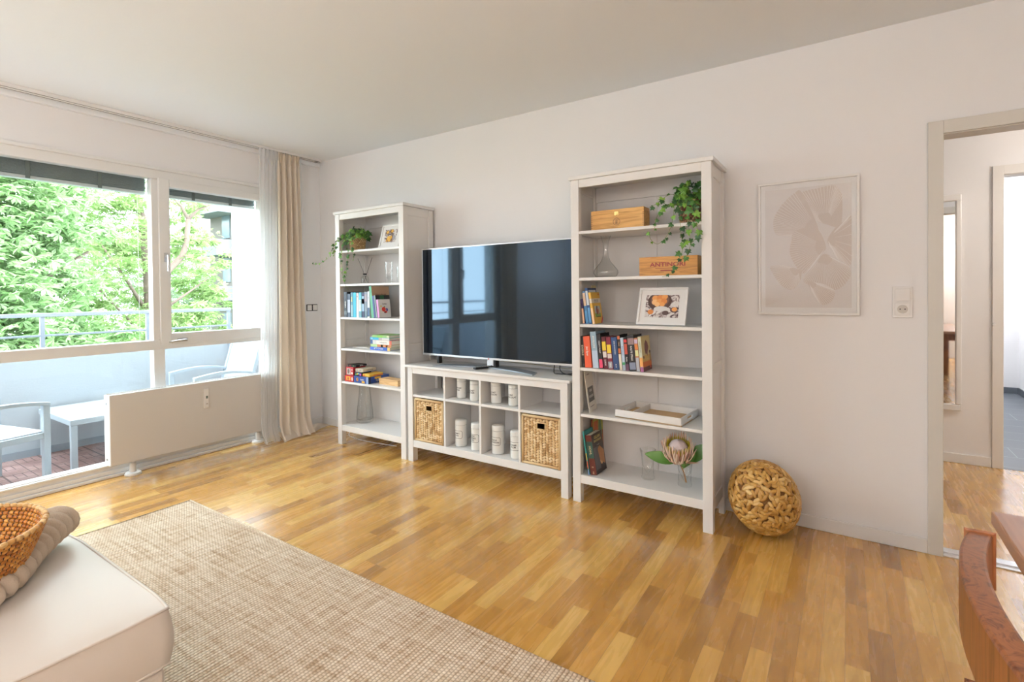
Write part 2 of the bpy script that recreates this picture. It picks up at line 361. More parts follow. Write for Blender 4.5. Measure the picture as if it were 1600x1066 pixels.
# doorway casings
C1 = MB().box(4.66,DX0+.002,-.014,0,0,2.068).box(DX1-.002,DX1+.055,-.014,0,0,2.068).box(DX0+.002,DX1-.002,-.014,0,DZ,2.068)
C1.box(DX0-.005,DX0+.004,0,.03,0,DZ).box(DX0-.005,DX0+.004,.075,.134,0,DZ).box(DX0,DX1,.005,.03,DZ-.004,DZ+.003)
C1.box(DX0,DX1,.03,.12,DZ-.002,DZ+.002).box(4.66,DX0,.12,.134,0,2.068).box(DX1,DX1+.055,.12,.134,0,2.068).box(DX0,DX1,.12,.134,DZ,2.068)
d1 = struct(C1, 'door_1', M['casing'], .003)
dl = MB().box(DX0-.003,DX0+.006,.034,.072,.012,DZ-.002).build('sliding_door_edge', M['casing'], d1)
MB().box(DX0+.006,DX0+.008,.036,.070,.99,1.16).build('recessed_pull', M['steel'], d1)
struct(MB().box(DX0,DX1,-.004,.028,0,.006).box(DX0,DX1,.028,.075,.004,.012).box(DX0,DX1,.075,.09,0,.008), 'trim_2', M['alu'], .001)
C2 = MB().box(5.192,D2X0+.002,HY-.014,HY,0,2.135).box(D2X1,D2X1+.055,HY-.014,HY,0,2.135).box(D2X0,D2X1,HY-.014,HY,2.07,2.135)
C2.box(D2X0-.003,D2X0+.003,HY,HY+.12,0,2.07).box(D2X1-.003,D2X1+.003,HY,HY+.12,0,2.07).box(D2X0,D2X1,HY,HY+.12,2.066,2.072)
d2 = struct(C2, 'door_2', mat('white_door_casing', (.77,.75,.72), .45), .003)
MB().cyl((5.2,HY-.014,1.02),(5.2,HY-.028,1.02),.011,.008).build('strike_stud', M['lacq'], d2, smooth='auto')

# ================================================================== OUTSIDE: balcony, house wall, trees
deck = bpy.data.materials.new('reddish_wood_deck_tiles'); t, b = nodes(deck)
tc = N(t,'ShaderNodeTexCoord'); sp = N(t,'ShaderNodeSeparateXYZ'); t.links.new(tc.outputs['Object'], sp.inputs[0])
X, Y = sp.outputs[0], sp.outputs[1]; S = .15
cx = math_(t,'FLOOR',math_(t,'DIVIDE',X,S)); cy = math_(t,'FLOOR',math_(t,'DIVIDE',Y,S))
par = math_(t,'MODULO',math_(t,'ABSOLUTE',math_(t,'ADD',cx,cy)),2); par = math_(t,'GREATER_THAN',par,.5)
sx = math_(t,'FRACT',math_(t,'DIVIDE',X,S/3)); sy = math_(t,'FRACT',math_(t,'DIVIDE',Y,S/3))
def gap(v, wd): return math_(t,'LESS_THAN',math_(t,'MINIMUM',v,math_(t,'SUBTRACT',1,v)),wd)
ln = math_(t,'ADD',math_(t,'MULTIPLY',gap(sx,.06),par),math_(t,'MULTIPLY',gap(sy,.06),math_(t,'SUBTRACT',1,par)))
ln = math_(t,'MAXIMUM',ln,math_(t,'MAXIMUM',gap(math_(t,'FRACT',math_(t,'DIVIDE',X,S)),.02),gap(math_(t,'FRACT',math_(t,'DIVIDE',Y,S)),.02)))
ln = math_(t,'MAXIMUM',ln,math_(t,'MAXIMUM',gap(math_(t,'FRACT',math_(t,'DIVIDE',X,.3)),.02),gap(math_(t,'FRACT',math_(t,'DIVIDE',Y,.3)),.02)))
nz = N(t,'ShaderNodeTexNoise'); nz.inputs['Scale'].default_value = 9; t.links.new(tc.outputs['Object'], nz.inputs[0])
rp = ramp(t, [(.3,(.194,.108,.101)),(.6,(.274,.173,.158)),(.8,(.324,.223,.216))]); t.links.new(nz.outputs[0], rp.inputs[0])
mk = N(t,'ShaderNodeMix', data_type='RGBA'); t.links.new(ln, mk.inputs[0]); t.links.new(rp.outputs[0], mk.inputs[6]); mk.inputs[7].default_value = (.08,.05,.05,1)
t.links.new(mk.outputs[2], b.inputs['Base Color']); b.inputs['Roughness'].default_value = .7
struct(MB().box(-1.4,-.25,-5.7,-.12,-.2,-.06), 'balcony_floor', deck)
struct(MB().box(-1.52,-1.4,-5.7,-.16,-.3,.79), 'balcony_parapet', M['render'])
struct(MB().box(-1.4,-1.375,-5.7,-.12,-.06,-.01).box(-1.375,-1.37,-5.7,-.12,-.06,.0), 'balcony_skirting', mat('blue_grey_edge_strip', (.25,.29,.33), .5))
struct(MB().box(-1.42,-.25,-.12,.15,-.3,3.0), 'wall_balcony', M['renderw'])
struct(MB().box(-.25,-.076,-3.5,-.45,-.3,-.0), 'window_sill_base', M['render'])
rl = thing('balcony_railing', 'grey steel balcony railing with two rails above the parapet', 'railing', (-1.46,-2.8,.79))
MB().box(-1.48,-1.44,-5.6,-.13,1.105,1.138).build('top_rail', M['rail'], rl, .003)
MB().box(-1.47,-1.45,-5.6,-.13,.935,.952).build('lower_rail', M['rail'], rl, .002)
for y in (-.15,-.94,-1.73,-2.52,-3.31,-4.1): MB().box(-1.475,-1.445,y-.015,y+.015,.79,1.11).build('post', M['rail'], rl, .002)
struct(MB().box(-1.40,-1.36,-.19,-.125,-.01,.79), 'balcony_end_post', M['rail'])
struct(MB().box(-60,-1.9,-40,40,-3.4,-3.3), 'garden_ground', bumpy(mat('garden_lawn', (.07,.14,.04), .9), 6, .5, .1))
# facade with balconies, far right
fm = mat('pale_beige_far_facade', (.13,.12,.105), .9); fb = mat('pale_grey_balcony_front', (.15,.165,.18), .9); fg = mat('far_window_pane', (.12,.16,.18), .15)
bd = thing('apartment_building', 'pale apartment house with stacked grey balconies seen through the trees', 'building', (-14,8,-3.3))
MB().box(-15.2,-13.4,6.3,14,-3.3,4.1).build('wall', fm, bd)
MB().box(-15.4,-13.2,5.6,14,4.1,4.4).build('roof', fb, bd)
for z in (-1.0,1.1,2.66):
    MB().box(-14.6,-13.6,5.72,6.3,z,z+.56 if z!=1.1 else z+.5).build('balcony', fb, bd)
for z in (-.2,1.75,3.3):
    MB().box(-13.41,-13.37,6.5,7.3,z,z+.85).build('window', fg, bd); MB().box(-14.3,-13.8,6.27,6.31,z,z+.85).build('window', fg, bd)
def np_mesh(name, verts, nper, m, parent=None, faces=None):
    # verts (n_items, nper, 3); faces given per item
    n = len(verts); V = verts.reshape(-1,3); F = []
    for fpat in faces:
        fp = np.array(fpat); F.append((np.arange(n)[:,None]*nper + fp[None,:]))
    me = bpy.data.meshes.new(name)
    allf = [tuple(r_) for blk in F for r_ in blk.tolist()]
    me.from_pydata(V.tolist(), [], allf); me.materials.append(m); me.update()
    o = bpy.data.objects.new(name, me); COL.objects.link(o)
    if parent is not None: o.parent = parent
    return o
def rand_rot(n, rng, tilt=1.0):
    a = rng.uniform(0,2*PI,n); b_ = rng.normal(0,tilt*.5,n); c = rng.normal(0,tilt*.5,n)
    ca,sa,cb_,sb,cc,sc = np.cos(a),np.sin(a),np.cos(b_),np.sin(b_),np.cos(c),np.sin(c)
    Rz = np.zeros((n,3,3)); Rz[:,0,0]=ca; Rz[:,0,1]=-sa; Rz[:,1,0]=sa; Rz[:,1,1]=ca; Rz[:,2,2]=1
    Rx = np.zeros((n,3,3)); Rx[:,0,0]=1; Rx[:,1,1]=cb_; Rx[:,1,2]=-sb; Rx[:,2,1]=sb; Rx[:,2,2]=cb_
    Ry = np.zeros((n,3,3)); Ry[:,1,1]=1; Ry[:,0,0]=cc; Ry[:,0,2]=sc; Ry[:,2,0]=-sc; Ry[:,2,2]=cc
    return Rx@Ry@Rz
def leaf_cloud(name, blobs, size, m, parent, seed=1, palm=True):
    rng = np.random.RandomState(seed); out = []
    if palm:    # hand-shaped leaf of five leaflets
        base = []
        for k in range(5):
            a = R(-80+40*k); L = 1.0 if k==2 else (.9 if k in (1,3) else .65)
            d = np.array([math.sin(a),math.cos(a),0]); s_ = np.array([math.cos(a),-math.sin(a),0])
            base += [np.zeros(3), d*L*.62+s_*.17*L+np.array([0,0,-.05]), d*L+np.array([0,0,-.22]), d*L*.62-s_*.17*L+np.array([0,0,-.05])]
        base = np.array(base); nper = 20; faces = [(4*k,4*k+1,4*k+2,4*k+3) for k in range(5)]
    else:
        base = np.array([[0,0,0],[.3,.5,-.04],[0,1,-.15],[-.3,.5,-.04]]); nper = 4; faces = [(0,1,2,3)]
    for (c, r, n) in blobs:
        c = np.array(c); r = np.array(r)
        # clumps within the blob
        k = max(4, n//28); d = rng.normal(size=(k,3)); d /= np.linalg.norm(d,axis=1)[:,None]
        cen = c + d*r*rng.uniform(.35,1.0,(k,1))**.6
        idx = rng.randint(0,k,n); off = rng.normal(size=(n,3))*np.array([.30,.30,.13])*max(r)*.45
        pos = cen[idx]+off
        Rm = rand_rot(n, rng, .9); sc = size*rng.uniform(.6,1.25,n)
        out.append(np.einsum('nij,kj->nki',Rm,base)*sc[:,None,None]+pos[:,None,:])
    V = np.concatenate(out); return np_mesh(name, V, nper, m, parent, faces)
def limb(mb, pts, r0, r1):
    k = len(pts); mb.tube(pts, [r0+(r1-r0)*i/(k-1) for i in range(k)], 8); return mb
bark = bumpy(mat('grey_brown_bark', (.15,.11,.09), .9), 14, .8, .02)
lf_a = island_mat('fresh_green_leaves', [(0,(.18,.34,.12)),(.5,(.33,.49,.23)),(1,(.48,.58,.38))], .5, trans=.5)
lf_b = island_mat('light_yellow_green_leaves', [(0,(.20,.34,.10)),(.5,(.30,.43,.17)),(1,(.42,.50,.27))], .5, trans=.5)
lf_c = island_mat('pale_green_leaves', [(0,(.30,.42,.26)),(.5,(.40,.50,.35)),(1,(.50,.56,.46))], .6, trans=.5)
def tree(label, loc, trunk, blobs, size, lm, seed, palm=True, group=None, name='deciduous_tree'):
    r_ = thing(name, label, 'tree', loc, group=group); tb_ = MB()
    for pts, a, b_ in trunk: limb(tb_, pts, a, b_)
    tb_.build('trunk', bark, r_, smooth=True)
    fo = leaf_cloud('foliage', blobs, size, lm, None, seed, palm)
    fo.parent = r_; fo.matrix_parent_inverse = Matrix.Translation(-Vector(loc)); return r_
tree('big leafy chestnut tree close outside the left part of the window', (-6.2,-1.6,-3.3),
     [([(-6.2,-1.6,-3.3),(-6.2,-1.5,-1),(-6.3,-1.3,1.2),(-6.3,-1.0,3.4)],.22,.09), ([(-6.3,-1.4,.6),(-6.0,-.8,1.4),(-5.8,-.1,2.0)],.07,.02), ([(-6.3,-1.3,1.4),(-6.0,-.7,2.4),(-5.9,.2,3.3)],.06,.02),([(-6.2,-1.5,0),(-5.9,-.8,.4),(-5.8,0,.6)],.06,.02)],
     [((-6.2,-2.0,2.4),(1.3,1.5,2.2),3800),((-6.0,-1.1,1.3),(1.0,.9,1.6),2600),((-6.0,-.9,2.8),(1.0,.85,1.2),2200),((-5.9,-.25,2.2),(.6,.45,.9),480),((-5.9,-1.0,.2),(1.0,1.2,.8),1700),((-5.6,-1.8,1.0),(.8,.9,1.4),1200),((-5.9,.0,.75),(.6,.5,.4),520)], .145, lf_a, 3)
tree('airy light green tree with a slanting brown trunk beside the middle mullion', (-9.2,2.1,-3.3),
     [([(-9.2,2.1,-3.3),(-9.1,2.02,.4),(-9.05,1.96,1.9),(-9.0,1.84,3.0),(-9.0,1.72,3.7)],.15,.07), ([(-9.1,2.0,.8),(-8.9,1.5,1.6),(-8.8,1.0,2.4)],.05,.015), ([(-9.1,2.0,1.2),(-9,2.5,2.0),(-9,2.9,3.0)],.05,.015), ([(-9.1,2.0,.2),(-8.9,1.4,.9),(-8.8,.9,1.5)],.04,.012)],
     [((-9.2,1.0,2.4),(1.1,1.1,1.7),1500),((-9.2,1.3,.7),(1.1,1.2,.7),1600),((-9.4,2.7,3.0),(1.0,.9,1.2),500),((-9.2,.9,3.6),(1,1.2,.8),700),((-9.6,1.6,1.8),(.8,.9,1.2),500)], .13, lf_b, 5)
tree('slim forked tree with bright leaves outside the right window sash', (-6.1,1.1,-3.3),
     [([(-6.1,1.0,-3.3),(-6.1,1.0,1.2),(-6.05,1.12,1.72),(-6.0,1.36,2.02),(-6.0,1.44,2.3),(-6,1.47,2.72)],.07,.045), ([(-6,1.47,2.72),(-6,1.35,2.95),(-6,1.2,3.1)],.035,.015), ([(-6,1.47,2.72),(-6,1.65,2.92),(-5.9,1.95,3.1)],.035,.012),([(-6.05,1.0,1.0),(-6,1.4,1.3),(-5.9,1.75,1.6)],.03,.01)],
     [((-6.3,1.75,1.7),(.5,.55,.85),650),((-6.2,1.3,.75),(.6,.75,.45),750),((-6.4,2.1,1.0),(.35,.4,.5),260),((-6.4,1.3,3.0),(.6,.7,.45),260),((-6.4,1.75,2.45),(.4,.4,.3),140)], .13, lf_b, 8)
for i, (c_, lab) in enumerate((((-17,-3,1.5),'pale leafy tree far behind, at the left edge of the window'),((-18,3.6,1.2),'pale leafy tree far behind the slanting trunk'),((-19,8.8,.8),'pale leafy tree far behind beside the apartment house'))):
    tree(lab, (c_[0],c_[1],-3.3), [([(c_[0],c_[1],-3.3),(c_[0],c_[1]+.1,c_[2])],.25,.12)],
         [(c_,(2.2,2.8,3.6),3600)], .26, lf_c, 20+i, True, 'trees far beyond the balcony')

# ================================================================== BOOKCASES AND CONSOLE
YF, YB = -.36, -.022
def bookcase(x0, x1, label, shelves):
    b_ = thing('bookcase', label, 'bookcase', ((x0+x1)/2,(YF+YB)/2,0))
    W_ = M['white']; p = .052; pd = .045; zt = 1.952
    MB().box(x0-.012,x1+.012,YF-.012,YB,zt,1.975).build('top', W_, b_, .003)
    for xx in (x0, x1-p):
        MB().box(xx,xx+p,YF,YF+pd,0,zt).build('post', W_, b_, .002)
        MB().box(xx+(.0 if xx==x0 else p-.03),xx+(.03 if xx==x0 else p),YB-.05,YB-.004,0,zt).build('post', W_, b_, .002)
    for xx in (x0+.008, x1-.026):     # panelled sides: rails top, middle, bottom around recessed panels
        s = MB().box(xx+.004,xx+.012,YF+pd,YB-.05,.12,zt)
        for z0, z1 in ((.10,.165),(.83,.885),(1.885,zt)): s.box(xx,xx+.018,YF+pd,YB-.05,z0,z1)
        s.build('side_panel', W_, b_, .0015)
    MB().box(x0+p,x1-p,YF+.003,YF+.023,1.905,zt).build('top_rail', W_, b_, .0015)
    MB().box(x0+.02,x1-.02,YF+.003,YB-.012,.118,.168).build('bottom_shelf', W_, b_, .002)
    xm = (x0+x1)/2+.02
    bp = MB().box(x0+.025,xm-.003,YB-.012,YB-.006,.118,zt).box(xm+.003,x1-.025,YB-.012,YB-.006,.118,zt).box(xm-.004,xm+.004,YB-.006,YB-.003,.118,zt)
    bp.box(x0+.03,x1-.03,YB-.03,YB-.012,1.86,zt)
    bp.build('back_panel', M['white_in'], b_)
    for z in shelves: MB().box(x0+.027,x1-.027,YF+.004,YB-.013,z-.018,z).build('shelf', W_, b_, .002)
    return b_
SH = [1.643,1.363,1.083,.82,.54]
bookcase(.705,1.515,'white open bookcase beside the curtain, left of the television', SH)
bookcase(2.938,3.752,'white open bookcase right of the television, next to the woven ball', SH)
cs = thing('tv_console', 'long low white console with eight cubbyholes under the television', 'console', (2.22,-.19,0))
W_ = M['white']; cx0, cx1 = 1.54, 2.905; CZ = .737
MB().box(cx0-.018,cx1+.022,YF-.014,YB,CZ-.019,CZ).build('top', W_, cs, .003)
for xx in (cx0, cx1-.05):
    MB().box(xx,xx+.05,YF,YF+.05,0,CZ-.019).build('leg', W_, cs, .002); MB().box(xx,xx+.05,YB-.055,YB-.005,0,CZ-.019).build('leg', W_, cs, .002)
MB().box(cx0+.05,cx1-.05,YF+.003,YF+.023,.672,CZ-.019).build('top_rail', W_, cs, .0015)
MB().box(cx0+.05,cx1-.05,YF+.003,YB-.03,.113,.165).build('bottom_shelf', W_, cs, .002)
MB().box(cx0+.03,cx1-.03,YF+.006,YB-.03,.495,.513).build('shelf', W_, cs, .0015)
DV = (1.896,2.219,2.54)
for xd in DV: MB().box(xd,xd+.017,YF+.004,YB-.04,.165,.70).build('divider', W_, cs, .0015)
for xx in (cx0+.012, cx1-.026): MB().box(xx,xx+.014,YF+.05,YB-.055,.113,CZ-.019).build('side_panel', W_, cs, .0015)
MB().box(1.62,2.04,YB-.03,YB-.024,.165,.715).box(2.40,2.87,YB-.03,YB-.024,.165,.715).box(2.30,2.34,YB-.03,YB-.02,.165,.715).build('back_panel', M['white_in'], cs)

# ================================================================== TELEVISION
tv = thing('television', 'large flat television with black screen and thin silver frame on the console', 'television', (2.235,-.2,CZ))
tx0, tx1, tz0, tz1 = 1.556, 2.90, .797, 1.624
MB().box(tx0+.007,tx1-.007,-.2025,-.195,tz0+.013,tz1-.006).build('screen', M['screen'], tv)
MB().box(tx0,tx1,-.206,-.165,tz0,tz0+.014).box(tx0,tx1,-.206,-.165,tz1-.007,tz1).box(tx0,tx0+.007,-.206,-.165,tz0+.014,tz1-.007).box(tx1-.007,tx1,-.206,-.165,tz0+.014,tz1-.007).build('bezel', M['alu'], tv, .001)
MB().box(tx0+.01,tx1-.01,-.19,-.16,tz0+.01,tz1-.01).box(tx0+.2,tx1-.2,-.16,-.125,tz0+.02,tz0+.5).build('back_cover', M['black'], tv, .004)
MB().box(2.17,2.225,-.19,-.15,CZ+.006,tz0+.02).build('stand_neck', M['alu'], tv, .002)
MB().box(2.228,2.25,-.195,-.15,CZ+.006,tz0+.01).build('stand_bracket', M['black'], tv, .004)
ft = MB(); nn = 24; o1 = []; i1 = []
for i in range(nn+1):
    s_ = -1+2*i/nn; x = 2.215+s_*.43; o1.append((x,-.345+.115*(1-abs(s_)**1.8),0)); i1.append((2.215+s_*.41,-.25+.125*(1-abs(s_)**1.8),0))
V = [(a,b,CZ+.001) for a,b,_ in o1]+[(a,b,CZ+.001) for a,b,_ in i1]+[(a,b,CZ+.009) for a,b,_ in o1]+[(a,b,CZ+.009) for a,b,_ in i1]
m1 = nn+1; Fq = []
for i in range(nn): Fq += [(i,i+1,m1+i+1,m1+i),(2*m1+i,3*m1+i,3*m1+i+1,2*m1+i+1),(i,2*m1+i,2*m1+i+1,i+1),(m1+i,m1+i+1,3*m1+i+1,3*m1+i)]
Fq += [(0,m1,3*m1,2*m1),(nn,2*m1+nn,3*m1+nn,m1+nn)]
ft.add(V,Fq).build('stand_foot', mat('blue_grey_satin_metal', (.38,.42,.48), .35, .6), tv, .001)
MB().box(1.70,1.715,-.2,-.16,CZ+.001,tz0+.02).build('cable_clip', M['black'], tv)
MB().box(2.19,2.2,-.2075,-.206,.799,.808).build('standby_light', mat('red_standby_mark', (.6,.05,.04), .4), tv)
rm = thing('remote_control', 'black remote control lying on the console below the television', 'remote', (2.185,-.24,CZ), (0,0,R(68)))
MB().box(-.085,.085,-.021,.021,.001,.017).build('body', M['black'], rm, .006, world=False)
rb = MB()
for i in range(6):
    for j in range(3): rb.cyl((-.06+i*.02,-.011+j*.011,.016),(-.06+i*.02,-.011+j*.011,.019),.0035,n=8)
rb.build('button', mat('pale_rubber_buttons', (.35,.38,.33), .6), rm, world=False); rm.children[-1]['kind'] = 'stuff'
rb2 = MB().cyl((.06,0,.016),(.06,0,.0195),.009,n=16).build('power_button', mat('dark_blue_button',(.03,.10,.18),.4), rm, world=False, smooth='auto')
def curve_pts(P, n=8):
    P = [Vector(p) for p in P]; out = []
    for i in range(len(P)-1):
        p0 = P[max(i-1,0)]; p1 = P[i]; p2 = P[i+1]; p3 = P[min(i+2,len(P)-1)]
        for k in range(n):
            t_ = k/n; out.append(.5*((2*p1)+(-p0+p2)*t_+(2*p0-5*p1+4*p2-p3)*t_*t_+(-p0+3*p1-3*p2+p3)*t_**3))
    out.append(P[-1]); return out
cb_ = thing('power_cable', 'black cables looping behind the right end of the television', 'cable', (2.8,-.15,CZ))
MB().tube(curve_pts([(2.70,-.135,.83),(2.70,-.15,.78),(2.715,-.18,.742),(2.76,-.2,.742),(2.83,-.17,.742),(2.91,-.10,.76)]), .0035, 8).build('lead', M['black'], cb_, smooth=True)
MB().tube(curve_pts([(2.76,-.135,.83),(2.735,-.14,.775),(2.76,-.15,.742),(2.84,-.20,.742),(2.90,-.2,.742),(2.915,-.14,.75)]), .0035, 8).build('lead', M['black'], cb_, smooth=True)
MB().tube(curve_pts([(2.80,-.13,.83),(2.82,-.13,.79),(2.85,-.14,.75),(2.90,-.12,.753),(2.915,-.09,.78)]), .0035, 8).build('lead', M['black'], cb_, smooth=True)
tag(MB().tube(curve_pts([(1.6,-.05,.80),(1.9,-.06,.79),(2.1,-.06,.775),(2.5,-.06,.765),(2.9,-.07,.75)]), .003, 6).build('antenna_cable', mat('beige_cable',(.6,.55,.42),.5), smooth=True), 'thin beige cable running along the wall behind the television', 'cable')

# ================================================================== SEAGRASS BASKETS
gm = island_mat('seagrass_straps', [(0,(.46,.27,.11)),(.25,(.66,.44,.21)),(.7,(.80,.60,.34)),(1,(.90,.74,.50))], .6, 120)
gr_ = mat('pale_rattan_edge', (.72,.52,.28), .55); bumpy(gr_, 90, .5, .003)
def grass_basket(x0, x1, z0, z1, label):
    y0, y1 = YF+.012, YB-.06
    b_ = thing('seagrass_basket', label, 'basket', ((x0+x1)/2,(y0+y1)/2,z0))
    hx0 = x0+(x1-x0)*.40; hx1 = hx0+(x1-x0)*.22; hz1 = z1-.045; hz0 = hz1-.042
    t_ = .008; e = .012
    bd_ = MB().box(x0+e,x1-e,y0+.004,y0+.004+t_,z0,hz0).box(x0+e,x1-e,y0+.004,y0+.004+t_,hz1,z1-.01).box(x0+e,hx0,y0+.004,y0+.004+t_,hz0,hz1).box(hx1,x1-e,y0+.004,y0+.004+t_,hz0,hz1)
    bd_.box(x0+.003,x0+.003+t_,y0,y1,z0,z1-.01).box(x1-.003-t_,x1-.003,y0,y1,z0,z1-.01).box(x0+e,x1-e,y1-t_,y1,z0,z1-.01).box(x0+e,x1-e,y0,y1,z0,z0+.006)
    bd_.build('body', mat('dark_basket_core', (.30,.17,.07), .8), b_)
    rng = random.Random(int(x0*1000)); br_ = MB(); nc = 11; cw = (x1-x0-2*e-.012)/nc; rh = .0165
    for c in range(nc):
        xc = x0+e+.006+cw*(c+.5); sgn = 1 if c%2 else -1; n = int((z1-z0-.034)/rh)
        for k in range(n):
            zc = z0+.018+rh*(k+.5)
            if hx0-cw*.4 < xc < hx1+cw*.4 and hz0-.004 < zc < hz1+.004: continue
            a = sgn*R(38)+rng.uniform(-.15,.15); m = Matrix.Rotation(a,3,'Y')
            br_.ell((xc+rng.uniform(-.001,.001),y0+.003,zc),(cw*.62,.0065,rh*.50),8,5,m)
    # braid on the visible sides
    for sx_ in (x0+.002, x1-.002):
        for c in range(12):
            yc = y0+.015+(y1-y0-.03)*(c+.5)/12; sgn = 1 if c%2 else -1
            for k in range(int((z1-z0-.034)/.02)):
                br_.ell((sx_,yc,z0+.02+.02*(k+.5)),(.005,.014,.010),6,4,Matrix.Rotation(sgn*R(38),3,'X'))
    br_.build('braided_front', gm, b_, smooth=True)
    rim = MB(); r_ = .0085
    for (a,c) in (((x0+r_,y0,z1-r_),(x1-r_,y0,z1-r_)),((x0+r_,y0,z0+r_),(x1-r_,y0,z0+r_)),((x0+r_,y0,z0),(x0+r_,y0,z1-r_)),((x1-r_,y0,z0),(x1-r_,y0,z1-r_)),((x0+r_,y0,z1-r_),(x0+r_,y1,z1-r_)),((x1-r_,y0,z1-r_),(x1-r_,y1,z1-r_)),((x0+r_,y1,z1-r_),(x1-r_,y1,z1-r_))):
        rim.cyl(a,c,r_,n=8)
    rim.build('rim', gr_, b_, smooth=True)
    rr = MB()
    for (a,c) in (((hx0,y0,hz0),(hx1,y0,hz0)),((hx0,y0,hz1),(hx1,y0,hz1)),((hx0,y0,hz0),(hx0,y0,hz1)),((hx1,y0,hz0),(hx1,y0,hz1))): rr.cyl(a,c,.005,n=8)
    rr.build('handle_opening_edge', gr_, b_, smooth=True); return b_
grass_basket(1.600,1.888,.166,.488,'braided seagrass basket in the left end cubbyhole of the console')
grass_basket(2.562,2.850,.166,.488,'braided seagrass basket in the right end cubbyhole of the console')

# ================================================================== CANISTERS
M['porc'] = mat('white_glazed_porcelain', (.80,.80,.77), .18, spec=.6); M['ink'] = mat('black_print', (.02,.02,.02), .5)
def canister(x, y, z, r_, h, label, lines, framed, rz=0.15, grp=None):
    c = thing('lidded_canister', label, 'canister', (x,y,z))
    c_ = (x,y,z)
    MB().lathe([(0,.001),(r_-.004,.001),(r_,.006),(r_,h*.80),(r_-.003,h*.805),(0,h*.805)], c_, 36).build('body', M['porc'], c, smooth='auto')
    MB().lathe([(0,h*.806),(r_-.003,h*.806),(r_,h*.815),(r_+.0005,h*.95),(r_-.004,h*.985),(r_-.012,h*.998),(0,h)], c_, 36).build('lid', M['porc'], c, smooth='auto')
    def wrap(a, b_):    # label coordinates to the curved front
        th = -PI/2 + a/r_ + rz; return (x+(r_+.0008)*math.cos(th), y+(r_+.0008)*math.sin(th), z+h*.46+b_)
    k = MB()
    if framed:
        w2, h2, cr = .043, .026, .010; tk = .0022
        def rr_(off):
            pts = []
            for (cx_,cy_,a0) in ((w2-cr,h2-cr,0),(-w2+cr,h2-cr,90),(-w2+cr,-h2+cr,180),(w2-cr,-h2+cr,270)):
                for q in range(5): a = R(a0+q*22.5); pts.append((cx_+(cr+off)*math.cos(a), cy_+(cr+off)*math.sin(a)))
            # subdivide long straights so the frame follows the curve
            out = []
            for i in range(len(pts)):
                p, q = pts[i], pts[(i+1)%len(pts)]; d = math.hypot(q[0]-p[0],q[1]-p[1]); n = max(1,int(d/.004))
                if abs(d)>.02: n = 14 if abs(q[0]-p[0])>.02 else 5
                for j in range(n): out.append((p[0]+(q[0]-p[0])*j/n, p[1]+(q[1]-p[1])*j/n))
            return out
        a, b2 = rr_(0), rr_(tk); n = min(len(a),len(b2)); a = a[:n]; b2 = b2[:n]
        k.add([wrap(*p) for p in a]+[wrap(*p) for p in b2], [(i,(i+1)%n,n+(i+1)%n,n+i) for i in range(n)])
    for i, ln_ in enumerate(lines):
        zz = (len(lines)-1)*.0075-i*.015
        put_text(k, ln_, .0150, lambda a,b_: wrap(a*.95, b_+zz), bold=True)
    k.build('lettering', M['ink'], c); return c
lo = .166
canister(1.988,-.27,lo,.044,.193,'framed-label white canister by the left basket, lower console row',['COMPT','PLAN'],True,-.15)
canister(2.146,-.29,lo,.040,.193,'framed-label white canister with three lines of print, lower console row',['BOX','PAPERS','ETC'],True,-.1)
canister(2.318,-.27,lo,.044,.197,'framed-label white canister whose print touches the frame, lower console row',['FLEUR','DE SAISON'],True,-.05)
canister(2.480,-.29,lo,.039,.187,'framed-label white canister beside the right basket, lower console row',['SUGAR','PLUM'],True,.05)
up_ = .514
canister(1.994,-.266,up_,.036,.150,'plain-print white canister furthest left in the upper console row',['INTENSE','THES'],False,-.15)
canister(2.132,-.29,up_,.034,.145,'second white canister from the left in the upper console row',['SACHET','SUCRER'],False,-.15)
canister(2.306,-.27,up_,.038,.150,'third white canister from the left in the upper console row',['SACHET','INFUSION'],False,-.15)
canister(2.455,-.28,up_,.034,.146,'white canister furthest right in the upper console row',['PURE','CHOCOLAT'],False,-.05)

